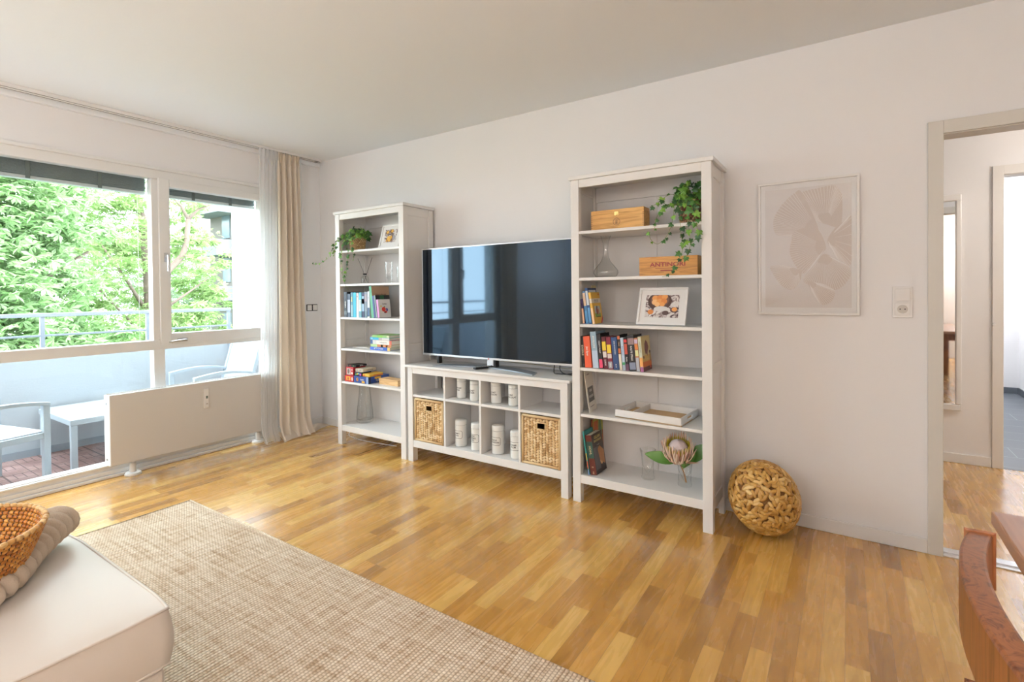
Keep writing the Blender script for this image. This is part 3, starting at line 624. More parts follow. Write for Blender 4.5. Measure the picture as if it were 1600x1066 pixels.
# ================================================================== BOOKS
M['page'] = mat('book_pages', (.72,.66,.54), .8)
CM = {}
def cm(c, rough=.45):
    k = tuple(round(v,3) for v in c)+(rough,)
    if k not in CM: CM[k] = mat('printed_colour', c, rough)
    return CM[k]
def book(x, y, z, t_, h, d, lean, col, label, bands=(), title=None, front=None, group=None, flat=False, rz=0, name='book'):
    # local frame: thickness along x, height along z, spine at y=0 facing the viewer, front cover on +x
    if flat: rot = (0, PI/2, rz)      # lying: height runs along x, thickness up
    else: rot = (0, -R(lean), rz)
    b_ = thing(name, label, 'book', (x,y,z), rot, group)
    c = MB(); ct = .0018
    c.box(0,ct,0,d,0,h).box(t_-ct,t_,0,d,0,h).box(ct,t_-ct,0,ct,0,h)
    c.build('cover', cm(col), b_, world=False)
    MB().box(ct+.0002,t_-ct-.0002,ct,d-.003,.002,h-.002).build('pages', M['page'], b_, world=False)
    k = MB(); cols = []
    def ci(cc):
        m = cm(cc)
        if m not in cols: cols.append(m)
        return cols.index(m)
    for (z0,z1,cc) in bands: k.mat(ci(cc)).box(.0008,t_-.0008,-.0004,.001,z0*h,z1*h)
    if title:
        for (tx, sz, zc, cc) in title:
            k.mat(ci(cc)); put_text(k, tx, sz, lambda a,b__: (t_/2+b__, -.0009, zc*h-a), bold=True)
    if cols: k.build('spine_print', cols, b_, world=False)
    if front:
        q = MB(); fc = []
        def fi(cc):
            m = cm(cc)
            if m not in fc: fc.append(m)
            return fc.index(m)
        for it in front:
            kind, cc = it[0], it[1]; q.mat(fi(cc))
            if kind == 'r': _,_,y0,y1,z0,z1 = it[:6]; q.box(t_-.0005,t_+.0003+.0001*len(q.f)/60,y0*d,y1*d,z0*h,z1*h)
            elif kind == 'e':
                _,_,yc,zc,ry,rz_ = it[:6]; q.add([(t_+.0009,yc*d+ry*d*math.cos(2*PI*j/16),zc*h+rz_*h*math.sin(2*PI*j/16)) for j in range(16)],[tuple(range(16))])
            elif kind == 'p': q.add([(t_+.0011,a*d,b__*h) for a,b__ in it[2]],[tuple(range(len(it[2])))])
            elif kind == 't': put_text(q, it[2], it[5], lambda a,b__: (t_+.0013,it[3]*d+a,it[4]*h+b__), bold=True)
        q.build('cover_print', fc, b_, world=False)
    return b_
K=(.015,.013,.015); WH=(.78,.76,.70)
G1 = 'paperbacks on the fourth shelf of the right bookcase'; zz = .821; yy = -.348
book(3.001,yy,zz,.0155,.188,.125,3,K,'black paperback with big cream letters, first at the left of the long row','', [('EXODUS',.016,.55,(.75,.68,.52))],group=G1)
book(3.021,yy,zz,.042,.188,.125,4,(.75,.11,.04),'bright red-orange book in the long row',(), [('Jan Eyer',.017,.52,WH)],group=G1)
book(3.072,yy,zz,.037,.217,.14,5,(.30,.42,.52),'tall grey-blue hardback with pale lower half in the long row',((0,.48,(.50,.60,.74)),), [('AVALON',.018,.72,WH)],group=G1)
book(3.114,yy,zz,.023,.207,.135,5,K,'tall black book with a pink foot on its spine in the long row',((0.02,.27,(.72,.07,.16)),), [('NIGHT HUNT',.012,.62,WH)],group=G1)
book(3.142,yy,zz,.025,.190,.125,5,(.12,.015,.03),'dark red thriller with a yellow block beside the pink-footed book',((.57,.85,(.85,.62,.05)),(.36,.54,(.72,.66,.62))), [('LUKAS',.012,.2,WH)],group=G1)
book(3.171,yy,zz,.027,.190,.125,5,(.22,.02,.04),'dark red thriller with a lower yellow block beside the navy book',((.50,.76,(.85,.62,.05)),(.34,.48,(.75,.66,.62)),(.03,.24,(.35,.36,.42))), [('ERIK',.012,.13,WH)],group=G1)
book(3.203,yy,zz,.034,.189,.125,5,(.03,.075,.2),'navy blue paperback with fine white title in the long row',(), [('DAS SCHWEIGEN',.010,.68,WH),('BLUE',.009,.12,WH)],group=G1)
book(3.240,yy,zz,.017,.204,.125,5,K,'slim book, black and rust above cream, in the long row',((0,.46,(.76,.70,.58)),(.48,.62,(.50,.14,.05)),(.88,.97,(.6,.15,.05))), [('TALES',.009,.75,(.6,.35,.2))],group=G1)
book(3.259,yy,zz,.017,.189,.125,5,(.50,.62,.76),'light blue book with a green foot in the long row',((.17,.25,(.05,.3,.12)),(0,.17,(.4,.45,.55))), [('MEERESRAND',.009,.6,(.2,.3,.5))],group=G1)
book(3.278,yy,zz,.020,.189,.125,5,K,'slim black and red book beside the light blue one',((.50,.82,(.55,.10,.06)),(.86,.95,(.7,.05,.05)),(.0,.2,(.14,.06,.10))), [('Rache',.011,.35,WH)],group=G1)
book(3.301,yy,zz,.038,.204,.14,5,K,'thick black paperback with large white letters in the long row',((.74,.92,(.3,.2,.2)),(.04,.24,(.22,.26,.36))), [('KALTE STILLE',.014,.50,WH)],group=G1)
book(3.341,yy,zz,.020,.190,.125,5,(.48,.20,.10),'book with orange, yellow and grey bands on its spine, next to last in the row',((.84,.96,(.55,.45,.6)),(.66,.82,(.75,.25,.06)),(.46,.64,(.7,.72,.35)),(0,.42,(.45,.48,.55))),group=G1)
art = [('r',(.66,.55,.26),0,1,.45,1),('r',(.68,.44,.12),0,1,.25,.45),('r',(.70,.18,.03),0,1,.12,.27),('r',(.12,.03,.03),0,1,0,.12),
 ('p',(.20,.06,.04),[(.35,.5),(.30,.62),(.33,.78),(.5,.88),(.68,.80),(.76,.66),(.62,.52),(.57,.40),(.5,.50),(.43,.46)]),('e',(.72,.20,.05),.52,.70,.15,.13),
 ('r',(.1,.05,.03),.86,.93,.25,.5),('e',(.08,.04,.03),.89,.52,.08,.05),('e',(.08,.04,.03),.14,.40,.06,.04),('e',(.7,.08,.03),.85,.09,.07,.045),('t',(.75,.55,.2),'SAVANNE',.5,.33,.013)]
book(3.364,yy,zz,.018,.199,.145,5,(.66,.60,.42),'last book of the long row, golden cover with a hanging orange figure',((.42,.98,(.62,.66,.52)),(.15,.4,(.8,.40,.12)),(0,.14,(.35,.12,.3))), [('HERZENHAFT',.010,.7,(.3,.3,.2))],art,group=G1)
G2 = 'books leaning on the third shelf of the right bookcase'; zz = 1.084
book(3.006,-.345,zz,.014,.150,.10,6,(.05,.03,.12),'thin dark violet booklet with a peach panel, leaning against the bookcase side',((.02,.62,(.75,.45,.28)),),group=G2)
book(3.026,-.345,zz,.018,.197,.11,7,(.06,.19,.38),'mid-blue paperback with a peach stripe leaning on the third shelf',((.55,.95,(.72,.52,.36)),(.05,.4,(.08,.26,.5))),group=G2)
book(3.047,-.343,zz,.017,.217,.125,7.5,(.04,.10,.28),'tall deep-blue book with white title behind the yellow one',((.52,.92,(.62,.68,.75)),(.03,.45,(.10,.30,.58))), None,[('r',(.75,.8,.85),.1,.9,.86,.94),('r',(.02,.04,.12),0,1,.95,1)],group=G2)
yart = [('r',(.74,.44,.06),0,1,0,1),('r',(.74,.68,.58),0,1,.66,.80),('t',(.1,.08,.06),'ABENTEUER',.5,.745,.011),('t',(.1,.08,.06),'GESCHICHTEN',.5,.69,.009),('r',(.45,.52,.50),.2,.82,.2,.56),('r',(.22,.38,.08),.2,.82,.2,.33),
 ('e',(.25,.05,.04),.45,.40,.10,.12),('e',(.5,.25,.15),.62,.38,.09,.10),('e',(.08,.04,.04),.48,.52,.07,.04),('r',(.1,.03,.02),.35,.8,.2,.225),('p',(.62,.03,.08),[(.72,0),(.9,0),(1,.12),(1,.24)]),('p',(.75,.72,.68),[(.86,0),(.97,0),(1,.04),(1,.15)]),('e',(.6,.12,.03),.85,.93,.08,.03)]
book(3.070,-.345,zz,.015,.190,.125,8.5,(.74,.44,.06),'yellow book with a picture of two figures, rightmost of the leaning books',((.0,.5,(.85,.60,.35)),(.66,.8,(.74,.68,.58))),None,yart,group=G2)
book(3.012,-.212,zz,.006,.232,.06,3,(.72,.62,.36),'pale yellow leaflet sticking up behind the blue leaning books',group=G2,name='booklet')
G3 = 'books on the bottom shelf of the right bookcase'; zz = .1685
book(2.999,-.20,zz,.012,.30,.15,2.2,(.35,.10,.04),'large colourful orange and green picture book standing at the back of the bottom shelf',(),None,[('r',(.42,.40,.05),0,1,.7,1),('r',(.50,.12,.03),.05,.5,.6,.95),('p',(.10,.22,.10),[(.5,.7),(.6,1),(.75,1),(.9,.6)]),('e',(.62,.5,.1),.7,.85,.12,.06)],group=G3)
book(3.030,-.335,zz,.008,.260,.13,8.5,(.08,.35,.36),'thin book with teal, yellow, red and blue spine on the bottom shelf',((.0,.12,(.25,.35,.65)),(.14,.32,(.65,.10,.03)),(.34,.5,(.75,.50,.06)),(.5,.95,(.05,.38,.38))),group=G3)
bart = [('r',(.045,.035,.03),0,1,0,1),('r',(.12,.11,.12),.05,.5,.1,.66),('e',(.48,.20,.06),.68,.42,.2,.16),('e',(.6,.32,.12),.62,.3,.13,.12),('p',(.42,.18,.06),[(.4,.6),(.5,.3),(.9,.15),(.95,.5),(.6,.66)]),('t',(.60,.50,.18),'GILLIAN',.5,.9,.024),('t',(.60,.50,.18),'BRADSHAW',.5,.81,.019),('t',(.5,.5,.45),'Roman',.5,.7,.012)]
book(3.044,-.33,zz,.040,.238,.150,9,(.13,.025,.015),'thick brown hardback with gold lettering on a green spine panel, bottom shelf',((.42,.84,(.03,.09,.07)),), [('HOHL',.020,.62,(.66,.52,.3)),('II',.016,.2,(.66,.5,.3)),('VIII',.012,.06,(.66,.5,.3))],bart,group=G3)
# ---- left bookcase, upright books
G4 = 'books on the third shelf of the left bookcase'; zz = 1.084; yy = -.348
L_ = [(.792,.036,.213,0,(.02,.03,.05),'black book with white title, first at the left on the third shelf',((.1,.25,(.1,.13,.16)),),[('HARRY',.018,.5,WH)]),
 (.836,.036,.195,0,(.05,.08,.14),'slate blue book with pale photo spine, second on the third shelf',((.2,.75,(.40,.45,.55)),),None),
 (.879,.027,.207,0,(.10,.28,.38),'teal book with yellow title on the third shelf',((.05,.5,(.25,.42,.48)),),[('KREBS',.016,.72,(.75,.7,.15))]),
 (.911,.035,.206,0,(.02,.42,.60),'plain bright cyan book on the third shelf',(),None),
 (.950,.027,.203,0,(.72,.60,.58),'pale pink book with a dark dot on the third shelf',((.0,.4,(.74,.74,.74)),),[('o',.02,.85,K)]),
 (.980,.031,.206,0,(.10,.48,.62),'turquoise and white book in front of a red top edge',((.25,.7,(.62,.74,.74)),(0,.22,(.15,.35,.42))),[('OCEAN SUN',.012,.5,(.05,.35,.4))]),
 (1.017,.028,.205,0,(.02,.03,.10),'navy book with blue and pink middle on the third shelf',((.25,.85,(.30,.48,.68)),(.55,.75,(.7,.35,.4))),None),
 (1.049,.031,.211,0,(.22,.27,.34),'plain grey book on the third shelf, left of the white-spined book',((.0,.25,(.12,.2,.26)),(.62,.9,(.35,.3,.36))),None),
 (1.085,.026,.214,0,(.62,.66,.72),'white-spined book with dark blue lower spine, left of the green one',((.05,.38,(.03,.08,.2)),(.0,.05,WH)),[('ISLA',.012,.75,(.2,.25,.4))])]
for (x,t_,h,ln_,c,lab,bd2,ti) in L_: book(x,yy,zz,t_,h,.14,ln_,c,lab,bd2,ti,group=G4)
book(.985,-.20,zz,.03,.224,.012,0,(.6,.03,.03),'red-topped booklet standing behind the turquoise and white book',group=G4,name='booklet')
book(1.134,yy,zz,.026,.255,.185,6,(.08,.36,.20),'tall green-spined notebook with a brown paper cover',((0,1,(.10,.42,.24)),),None,[('r',(.56,.37,.24),0,1,0,1),('t',(.16,.07,.05),'Naturbuch',.5,.72,.026)],group=G4)
book(1.166,-.352,zz,.020,.178,.165,7,(.03,.05,.2),'dark blue book leaning in front of the brown-covered notebook',((0,1,(.05,.08,.28)),),None,[('r',(.01,.015,.02),0,.9,0,1),('r',(.02,.12,.06),.35,.65,.8,1)],group=G4)
book(1.190,-.352,zz,.016,.182,.15,7.5,(.20,.26,.30),'grey-spined leaning book with a black cover, third shelf',(),None,[('r',(.01,.012,.015),0,1,0,1),('r',(.02,.10,.04),.3,.6,.82,1)],group=G4)
book(1.212,-.354,zz,.022,.148,.125,7,(.62,.22,.55),'small pink-spined book whose cover shows a red and blue flower',((0,1,(.68,.28,.6)),),None,[('r',(.70,.66,.64),0,1,0,1),('e',(.75,.05,.03),.40,.45,.16,.13),('e',(.75,.05,.03),.56,.36,.14,.12),('e',(.08,.08,.35),.66,.42,.10,.09),('e',(.75,.72,.7),.58,.40,.06,.05),('e',(.03,.04,.05),.5,.28,.08,.05),('e',(.1,.3,.08),.48,.58,.05,.04),('e',(.8,.55,.1),.2,.62,.06,.04),('t',(.15,.12,.1),'Lotte',.5,.75,.02)],group=G4)
# ---- lying stack
G5 = 'stack of lying books on the fourth shelf of the left bookcase'
def lying(x0, x1, z, th, d, col, label, bands, title, y=-.315, rz=0):
    # spine to the viewer, lettering along the spine
    b_ = thing('book', label, 'book', (x0,y,z), (0,0,rz), G5); L = x1-x0; ct = .0018
    MB().box(0,L,0,d,0,ct).box(0,L,0,d,th-ct,th).box(0,L,0,ct,ct,th-ct).build('cover', cm(col), b_, world=False)
    MB().box(.002,L-.002,ct,d-.002,ct+.0002,th-ct-.0002).build('pages', M['page'], b_, world=False)
    k = MB(); cols = []
    for (a,b__,cc) in bands:
        m = cm(cc); cols.append(m) if m not in cols else None
        k.mat(cols.index(m)).box(a*L,b__*L,-.0004,.001,.001,th-.001)
    if title:
        m = cm(title[3]); cols.append(m) if m not in cols else None
        k.mat(cols.index(m)); put_text(k, title[0], title[1], lambda a,b__: (title[2]*L+a,-.0009,th/2+b__), bold=True)
    k.build('spine_print', cols, b_, world=False)
lying(1.074,1.305,.8205,.0255,.17,(.04,.13,.52),'blue book with white lettering, lowest of the lying stack',((.87,1,(.8,.50,.12)),),('BETTY COOKS',.016,.42,WH))
lying(1.080,1.320,.8462,.0215,.17,(.34,.55,.26),'green and orange-red book, second from the bottom of the lying stack',((0,.32,(.42,.62,.3)),(.32,1,(.62,.22,.08)),(.5,.6,(.75,.6,.3)),(.75,.82,(.75,.6,.3))),None)
lying(1.076,1.322,.868,.0345,.17,(.66,.16,.10),'thick white-spined book with red ends, middle of the lying stack',((.0,.12,(.04,.10,.25)),(.12,.3,(.6,.62,.62)),(.3,.90,WH)),('Lieblingsküche',.014,.62,(.35,.3,.3)))
lying(1.074,1.300,.9028,.0195,.16,(.05,.45,.70),'book with a bright blue left end, second from the top of the lying stack',((.45,.62,(.5,.45,.44)),(.62,1,(.66,.64,.6))),('ab',.014,.1,WH))
lying(1.092,1.292,.9225,.0195,.17,(.30,.52,.18),'thin green book, topmost of the lying stack',((.3,.6,(.24,.58,.08)),(.85,1,(.6,.66,.4))),None,y=-.308)
tag(MB().box(.80,.98,-.26,-.08,.8205,.8265).build('booklet', mat('off_white_paper', (.75,.73,.68), .7)), 'thin off-white booklet lying at the left on the fourth shelf of the left bookcase', 'booklet')

# ================================================================== BOARD GAMES, BOXES
def gamebox(x0,x1,y0,y1,z0,z1,col,label,prints,side=(), name='game_box', gap=True, grp='games on the fifth shelf of the left bookcase'):
    b_ = thing(name,label,'game box',((x0+x1)/2,(y0+y1)/2,z0),group=grp); h = z1-z0
    MB().box(x0+.001,x1-.001,y0+.001,y1-.001,z0+.0005,z0+h*.3).build('tray', cm(tuple(c*.7 for c in col)), b_)
    MB().box(x0,x1,y0,y1,z0+h*.12,z1-.0005).build('lid', cm(col), b_, .001)
    k = MB(); cols = []
    def ci(cc):
        m = cm(cc); cols.append(m) if m not in cols else None; return cols.index(m)
    W2, D2 = x1-x0, y1-y0
    for it in prints:
        k.mat(ci(it[1]))
        if it[0]=='r': k.box(x0+it[2]*W2,x0+it[3]*W2,y0-.0005-.0002*it[6] if len(it)>6 else y0-.0005,y0+.001,z0+it[4]*h,z0+it[5]*h)
        elif it[0]=='e': k.add([(x0+it[2]*W2+it[4]*math.cos(2*PI*j/14),y0-.0009,z0+it[3]*h+it[5]*math.sin(2*PI*j/14)) for j in range(14)],[tuple(range(14))])
        else: put_text(k, it[2], it[5], lambda a,b__: (x0+it[3]*W2+a,y0-.0012,z0+it[4]*h+b__), bold=True)
    for it in side:
        k.mat(ci(it[1]))
        if it[0]=='r': k.box(x1-.001,x1+.0005,y0+it[2]*D2,y0+it[3]*D2,z0+it[4]*h,z0+it[5]*h)
        else: put_text(k, it[2], it[5], lambda a,b__: (x1+.0012,y0+it[3]*D2+a,z0+it[4]*h+b__), bold=True)
    if cols: k.build('printed_design', cols, b_)
    return b_
RD=(.62,.03,.03); YL=(.80,.45,.05); BL=(.03,.08,.32)
gamebox(.785,.893,-.345,-.20,.5405,.592,RD,'red game box with a yellow picture, bottom left of the games',[('r',YL,.18,.68,.25,.85),('e',(.5,.12,.05),.42,.5,.012,.012),('e',WH,.88,.5,.009,.016)],[('r',YL,.2,.8,.3,.8)])
gamebox(.797,.890,-.34,-.21,.5925,.663,(.60,.04,.05),'taller red game box with a grey photo, resting on the red one',[('r',(.55,.50,.45),.1,.62,.1,.85),('e',(.2,.12,.1),.35,.5,.014,.02),('e',WH,.82,.3,.010,.010),('e',WH,.82,.7,.006,.006)],[('r',(.5,.02,.02),.1,.9,.1,.9)])
gamebox(.802,.905,-.325,-.21,.6635,.681,K,'flat black game box with coloured letters on top of the red boxes',[('t',(.7,.1,.1),'KI',.3,.5,.014),('t',(.2,.55,.15),'TS',.7,.5,.014)],[('t',WH,'SKYLE',.5,.5,.013)])
gamebox(.900,1.080,-.345,-.12,.5405,.596,BL,'wide dark blue game box with white lettering at the front of the shelf',[('e',(.7,.3,.1),.25,.5,.014,.016),('e',WH,.22,.55,.009,.010),('t',WH,'Spiele',.58,.55,.018),('r',YL,.55,.75,.05,.35),('r',(.3,.4,.6),.86,1,0,1)],[('t',WH,'Spiele',.5,.4,.03),('r',YL,.3,.6,.6,.9),('r',(.01,.02,.06),0,.12,0,1)])
gamebox(.902,.985,-.335,-.23,.5965,.628,(.02,.02,.04),'small black game box with many bright colour patches',[('r',(.7,.5,.05),.3,.5,.3,.7),('r',(.05,.45,.5),.5,.68,.4,.8),('r',(.6,.08,.5),.72,.95,.1,.6),('r',(.1,.5,.15),.1,.28,.15,.5)])
gamebox(1.000,1.082,-.335,-.19,.5965,.620,YL,'small yellow and orange game box on the blue box',[('r',(.75,.2,.03),.0,.35,.1,.6),('r',(.8,.65,.1),.4,.9,.5,.9)],[('r',(.70,.20,.04),.3,1,.1,.6),('r',(.8,.6,.08),0,1,.65,1)])
gamebox(.905,1.000,-.33,-.19,.6285,.655,(.66,.60,.48),'cream card game box resting on the small black box',[('r',(.3,.25,.2),.1,.3,.3,.7),('t',(.2,.2,.2),'CAFE',.6,.5,.014)],[('t',(.25,.2,.15),'CAFE NOIR',.5,.5,.014),('r',(.1,.2,.4),0,1,0,.12)])
wdb = wood('light_pine_box', (.55,.30,.11), (.76,.48,.22), 8, 'X', .45)
wb = thing('wooden_box', 'plain light wooden box lying right of the blue game box', 'box', (1.26,-.25,.5405), (0,0,R(-3)))
MB().box(-.115,.115,-.045,.05,0,.036).build('body', wdb, wb, .002, world=False); MB().box(-.115,.115,-.045,.05,.0365,.047).build('lid', wdb, wb, .002, world=False)

# ================================================================== WINE BOXES
wn_a = wood('golden_pine_crate', (.50,.24,.055), (.74,.42,.13), 7, 'X', .45); wn_b = wood('amber_pine_crate', (.42,.17,.04), (.66,.32,.08), 6, 'X', .45, 5)
c1_ = thing('wooden_wine_box', 'golden wooden wine box with brass clasp and round stamp on the top shelf', 'box', (3.2,-.23,1.6435))
MB().box(3.035,3.365,-.28,-.18,1.6438,1.742).build('body', wn_a, c1_, .0015); MB().box(3.035,3.365,-.28,-.18,1.7426,1.766).build('lid', wn_a, c1_, .0015)
MB().box(3.186,3.212,-.283,-.280,1.728,1.752).cyl((3.199,-.283,1.735),(3.199,-.288,1.735),.006,n=12).build('clasp', mat('polished_brass',(.80,.58,.22),.25,1), c1_, .001)
s = MB()
def ring(mb, cx_, y, cz, ro, ri, n=28):
    mb.add([(cx_+ro*math.cos(2*PI*j/n),y,cz+ro*math.sin(2*PI*j/n)) for j in range(n)]+[(cx_+ri*math.cos(2*PI*j/n),y,cz+ri*math.sin(2*PI*j/n)) for j in range(n)], [(j,(j+1)%n,n+(j+1)%n,n+j) for j in range(n)])
ring(s,3.199,-.2806,1.692,.022,.0195); 
for k in range(5): ring(s,3.199+(-1)**k*.005*(k>0),-.2806,1.692-.006+k*.004,.0055,.0038,12)
s.box(3.190,3.208,-.2806,-.2803,1.680,1.682).box(3.198,3.200,-.2806,-.2803,1.680,1.690)
s.build('round_stamp', cm((.16,.07,.03)), c1_)
for xx in (3.035,3.365):
    fj = MB(); 
    for k in range(8): fj.box(xx-.009 if xx>3.2 else xx-.0004, xx+.0004 if xx>3.2 else xx+.009,-.2804,-.2796,1.648+k*.0118,1.654+k*.0118)
    fj.build('finger_joint', cm((.42,.20,.06)), c1_)
c2_ = thing('wooden_wine_box', 'amber wooden wine box lettered ANTINORI in dark red on the second shelf', 'box', (3.49,-.2,1.3635))
MB().box(3.325,3.655,-.25,-.165,1.3638,1.474).build('body', wn_b, c2_, .0015)
s = MB(); put_text(s, 'ANTINORI', .033, lambda a,b_: (3.490+a*1.28,-.2512,1.428+b_), bold=True); s.box(3.42,3.56,-.2512,-.2508,1.406,1.4085).box(3.45,3.52,-.2512,-.2508,1.392,1.397)
s.build('red_lettering', cm((.30,.03,.03)), c2_)

# ================================================================== GLASSWARE
def vessel(label, cat, loc, prof, name, wall=.002, group=None, base=.01, n=40):
    v_ = thing(name, label, cat, loc, group=group)
    outer = prof; inner = [(max(r_-wall,.0005), z) for r_,z in reversed(prof) if z > base]
    MB().lathe([(0.0005,.0008)]+[(r_,max(z,.0008)) for r_,z in outer]+inner+[(0.0005,base)], loc, n).build('glass_body', M['cglass'], v_, smooth='auto'); return v_
vessel('slim clear glass tumbler, the taller of two beside the reed diffuser','glass',(1.234,-.25,1.3635),[(.026,0),(.027,.003),(.029,.08),(.032,.172)],'tumbler',group='tumblers in the left bookcase')
vessel('shorter clear glass tumbler beside the slim tall one','glass',(1.350,-.24,1.3635),[(.024,0),(.025,.003),(.026,.07),(.028,.130)],'tumbler',group='tumblers in the left bookcase')
vessel('tall empty clear bottle vase on the bottom shelf of the left bookcase','vase',(.850,-.19,.1685),[(.060,0),(.069,.006),(.071,.03),(.068,.09),(.056,.19),(.046,.27),(.045,.315)],'glass_vase')
vessel('clear wide-bellied wine decanter with a narrow neck on the second shelf','decanter',(3.095,-.20,1.3635),[(.050,0),(.066,.008),(.076,.028),(.074,.045),(.055,.070),(.030,.100),(.017,.135),(.014,.175),(.018,.215),(.031,.257)],'wine_decanter',base=.006)
vessel('empty flared clear glass on the bottom shelf of the right bookcase','vase',(3.352,-.20,.1685),[(.034,0),(.037,.004),(.037,.012),(.034,.02),(.034,.08),(.038,.13),(.046,.175)],'glass_vase',wall=.003,base=.02,group='small glass vases')
vessel('clear glass vase holding the protea flower','vase',(3.566,-.20,.1685),[(.034,0),(.038,.004),(.038,.012),(.034,.02),(.036,.08),(.040,.12),(.047,.165)],'glass_vase',wall=.003,base=.02,group='small glass vases')
df = thing('reed_diffuser','small clear diffuser bottle with crossed black reeds beside the tumblers','reed diffuser',(.884,-.20,1.3635))
MB().lathe([(.0005,.0008),(.030,.0008),(.032,.004),(.032,.055),(.026,.066),(.013,.070),(.013,.085),(.011,.085),(.011,.068),(.024,.060),(.029,.05),(.029,.008),(.0005,.008)],(.884,-.20,1.3635),32).build('bottle',M['cglass'],df,smooth='auto')
MB().lathe([(.0135,.078),(.0155,.078),(.0155,.090),(.0135,.090)],(.884,-.20,1.3635),24,closed=True).build('collar',M['black'],df)
for (a,c) in (((-.075,-.01,.222),(.035,.0,.012)),((.095,.0,.222),(-.03,.012,.012))):
    MB().cyl((.884+a[0],-.2+a[1],1.3635+a[2]),(.884+c[0],-.2+c[1],1.3635+c[2]),.0016,n=6).build('reed',M['black'],df)

# ================================================================== PHOTO FRAMES WITH FRUIT STILL LIFES
def fabric_print(name):
    m = bpy.data.materials.new(name); t, b = nodes(m)
    tc = N(t,'ShaderNodeTexCoord'); nz = N(t,'ShaderNodeTexNoise'); nz.inputs['Scale'].default_value = 22; nz.inputs['Distortion'].default_value = 2.5; nz.inputs['Detail'].default_value = 3
    t.links.new(tc.outputs['Object'], nz.inputs[0]); rp = ramp(t,[(.40,(.07,.045,.05)),(.47,(.36,.28,.27)),(.53,(.66,.62,.60)),(.7,(.76,.73,.70))])
    t.links.new(nz.outputs[0], rp.inputs[0]); t.links.new(rp.outputs[0], b.inputs['Base Color']); b.inputs['Roughness'].default_value = .4; return m
M['fab'] = fabric_print('printed_still_life')
def photo_frame(loc, w_, h, tilt, rz, label, fruits, mat_w=.03, plate=None):
    fr = thing('photo_frame', label, 'picture frame', loc, (-R(tilt),0,rz)); e = .014; M2 = M['lacq']
    MB().box(0,w_,0,.016,0,e).box(0,w_,0,.016,h-e,h).box(0,e,0,.016,e,h-e).box(w_-e,w_,0,.016,e,h-e).build('frame', M2, fr, .0015, world=False)
    MB().box(e,w_-e,.006,.010,e,h-e).build('mount', cm((.78,.77,.75)), fr, world=False)
    a = e+mat_w; p = MB().box(a,w_-a,.0052,.0062,a,h-a); pp = p.build('print', M['fab'], fr, world=False)
    pw, ph = w_-2*a, h-2*a; k = MB(); cols = []
    for (cx_,cz,rx,rz_,cc) in fruits:
        m = cm(cc); cols.append(m) if m not in cols else None
        i_ = len(k.f); pts = []
        for j in range(24):
            X_ = a+cx_*pw+rx*pw*math.cos(2*PI*j/24); Z_ = a+cz*ph+rz_*ph*math.sin(2*PI*j/24)
            pts.append((min(max(X_,a),w_-a),.0050-.00006*i_,min(max(Z_,a),h-a)))
        k.mat(cols.index(m)).add(pts,[tuple(range(24))])
    k.build('printed_fruit', cols, fr, world=False)
    MB().box(w_*.4,w_*.6,.016,.020,.01,h*.7).build('easel_back', cm((.35,.28,.2)), fr, world=False)
    return fr
O1=(.78,.34,.10); O2=(.70,.25,.06); O3=(.85,.50,.22); DKP=(.07,.035,.03)
photo_frame((3.325,-.315,1.0892),.277,.222,20,0,'white photo frame showing a bowl of orange fruit, right bookcase',
 [(.42,.72,.36,.42,DKP),(.42,.78,.28,.32,(.16,.08,.06)),(.28,.85,.10,.13,O1),(.42,.88,.10,.12,O2),(.56,.93,.09,.12,O1),(.27,.68,.09,.12,O3),(.42,.70,.10,.13,O1),(.55,.72,.09,.13,O2),(.35,.58,.08,.10,O3),(.50,.58,.08,.10,O1),(.48,.38,.22,.12,(.70,.68,.66)),(.86,.34,.11,.12,(.15,.08,.07)),(.88,.36,.08,.09,O1),(.17,.24,.09,.11,O2),(.62,.20,.10,.10,(.10,.06,.06))])
photo_frame((1.165,-.30,1.6484),.225,.200,16,0,'small white photo frame with yellow fruit beside the ivy, left bookcase',
 [(.20,.78,.14,.16,(.25,.14,.04)),(.22,.80,.09,.11,(.80,.48,.10)),(.55,.85,.16,.14,(.30,.16,.04)),(.58,.87,.09,.11,(.78,.46,.08)),(.45,.25,.30,.22,(.24,.12,.05)),(.35,.35,.11,.15,(.82,.50,.10)),(.55,.38,.10,.14,(.72,.38,.06)),(.45,.18,.11,.12,(.78,.44,.08)),(.25,.14,.08,.10,(.6,.3,.06)),(.82,.35,.12,.22,(.35,.34,.38)),(.86,.7,.08,.2,(.66,.64,.62))])
wd2 = thing('wooden_block','small amber wooden item half hidden behind the small photo frame','wooden block',(1.43,-.25,1.6435))
MB().box(1.405,1.455,-.30,-.24,1.644,1.672).build('block', wood('amber_wood',(.4,.22,.06),(.6,.38,.12),9), wd2, .002)

# ================================================================== CARD, TRAY
cd = thing('calendar_card','narrow white calendar card with a dark photo leaning against the side of the right bookcase','card',(3.034,-.325,.5405),(R(0),-R(8),R(8)))
MB().box(0,.004,0,.155,0,.255).build('card', cm((.74,.70,.62)), cd, world=False)
k = MB(); k.mat(0).box(.0035,.0045,.02,.13,.06,.15).mat(1).box(.0035,.0048,.03,.12,.085,.10).box(.0035,.0048,.05,.10,.12,.135).mat(2).box(.0035,.0046,.04,.09,.225,.230).box(.0035,.0046,.03,.11,.03,.034)
k.build('printed_photo', [cm((.10,.09,.085)),cm((.40,.38,.35)),cm((.25,.2,.18))], cd, world=False)
tr = thing('wooden_tray','white wooden tray with divider and tan base in the right bookcase','tray',(3.405,-.195,.5405),(0,0,R(-4)))
hx, hy, th_, hh = .195,.145,.009,.046
MB().box(-hx,hx,-hy,hy,.0005,.007).build('base', mat('tan_plywood',(.60,.38,.17),.5), tr, world=False)
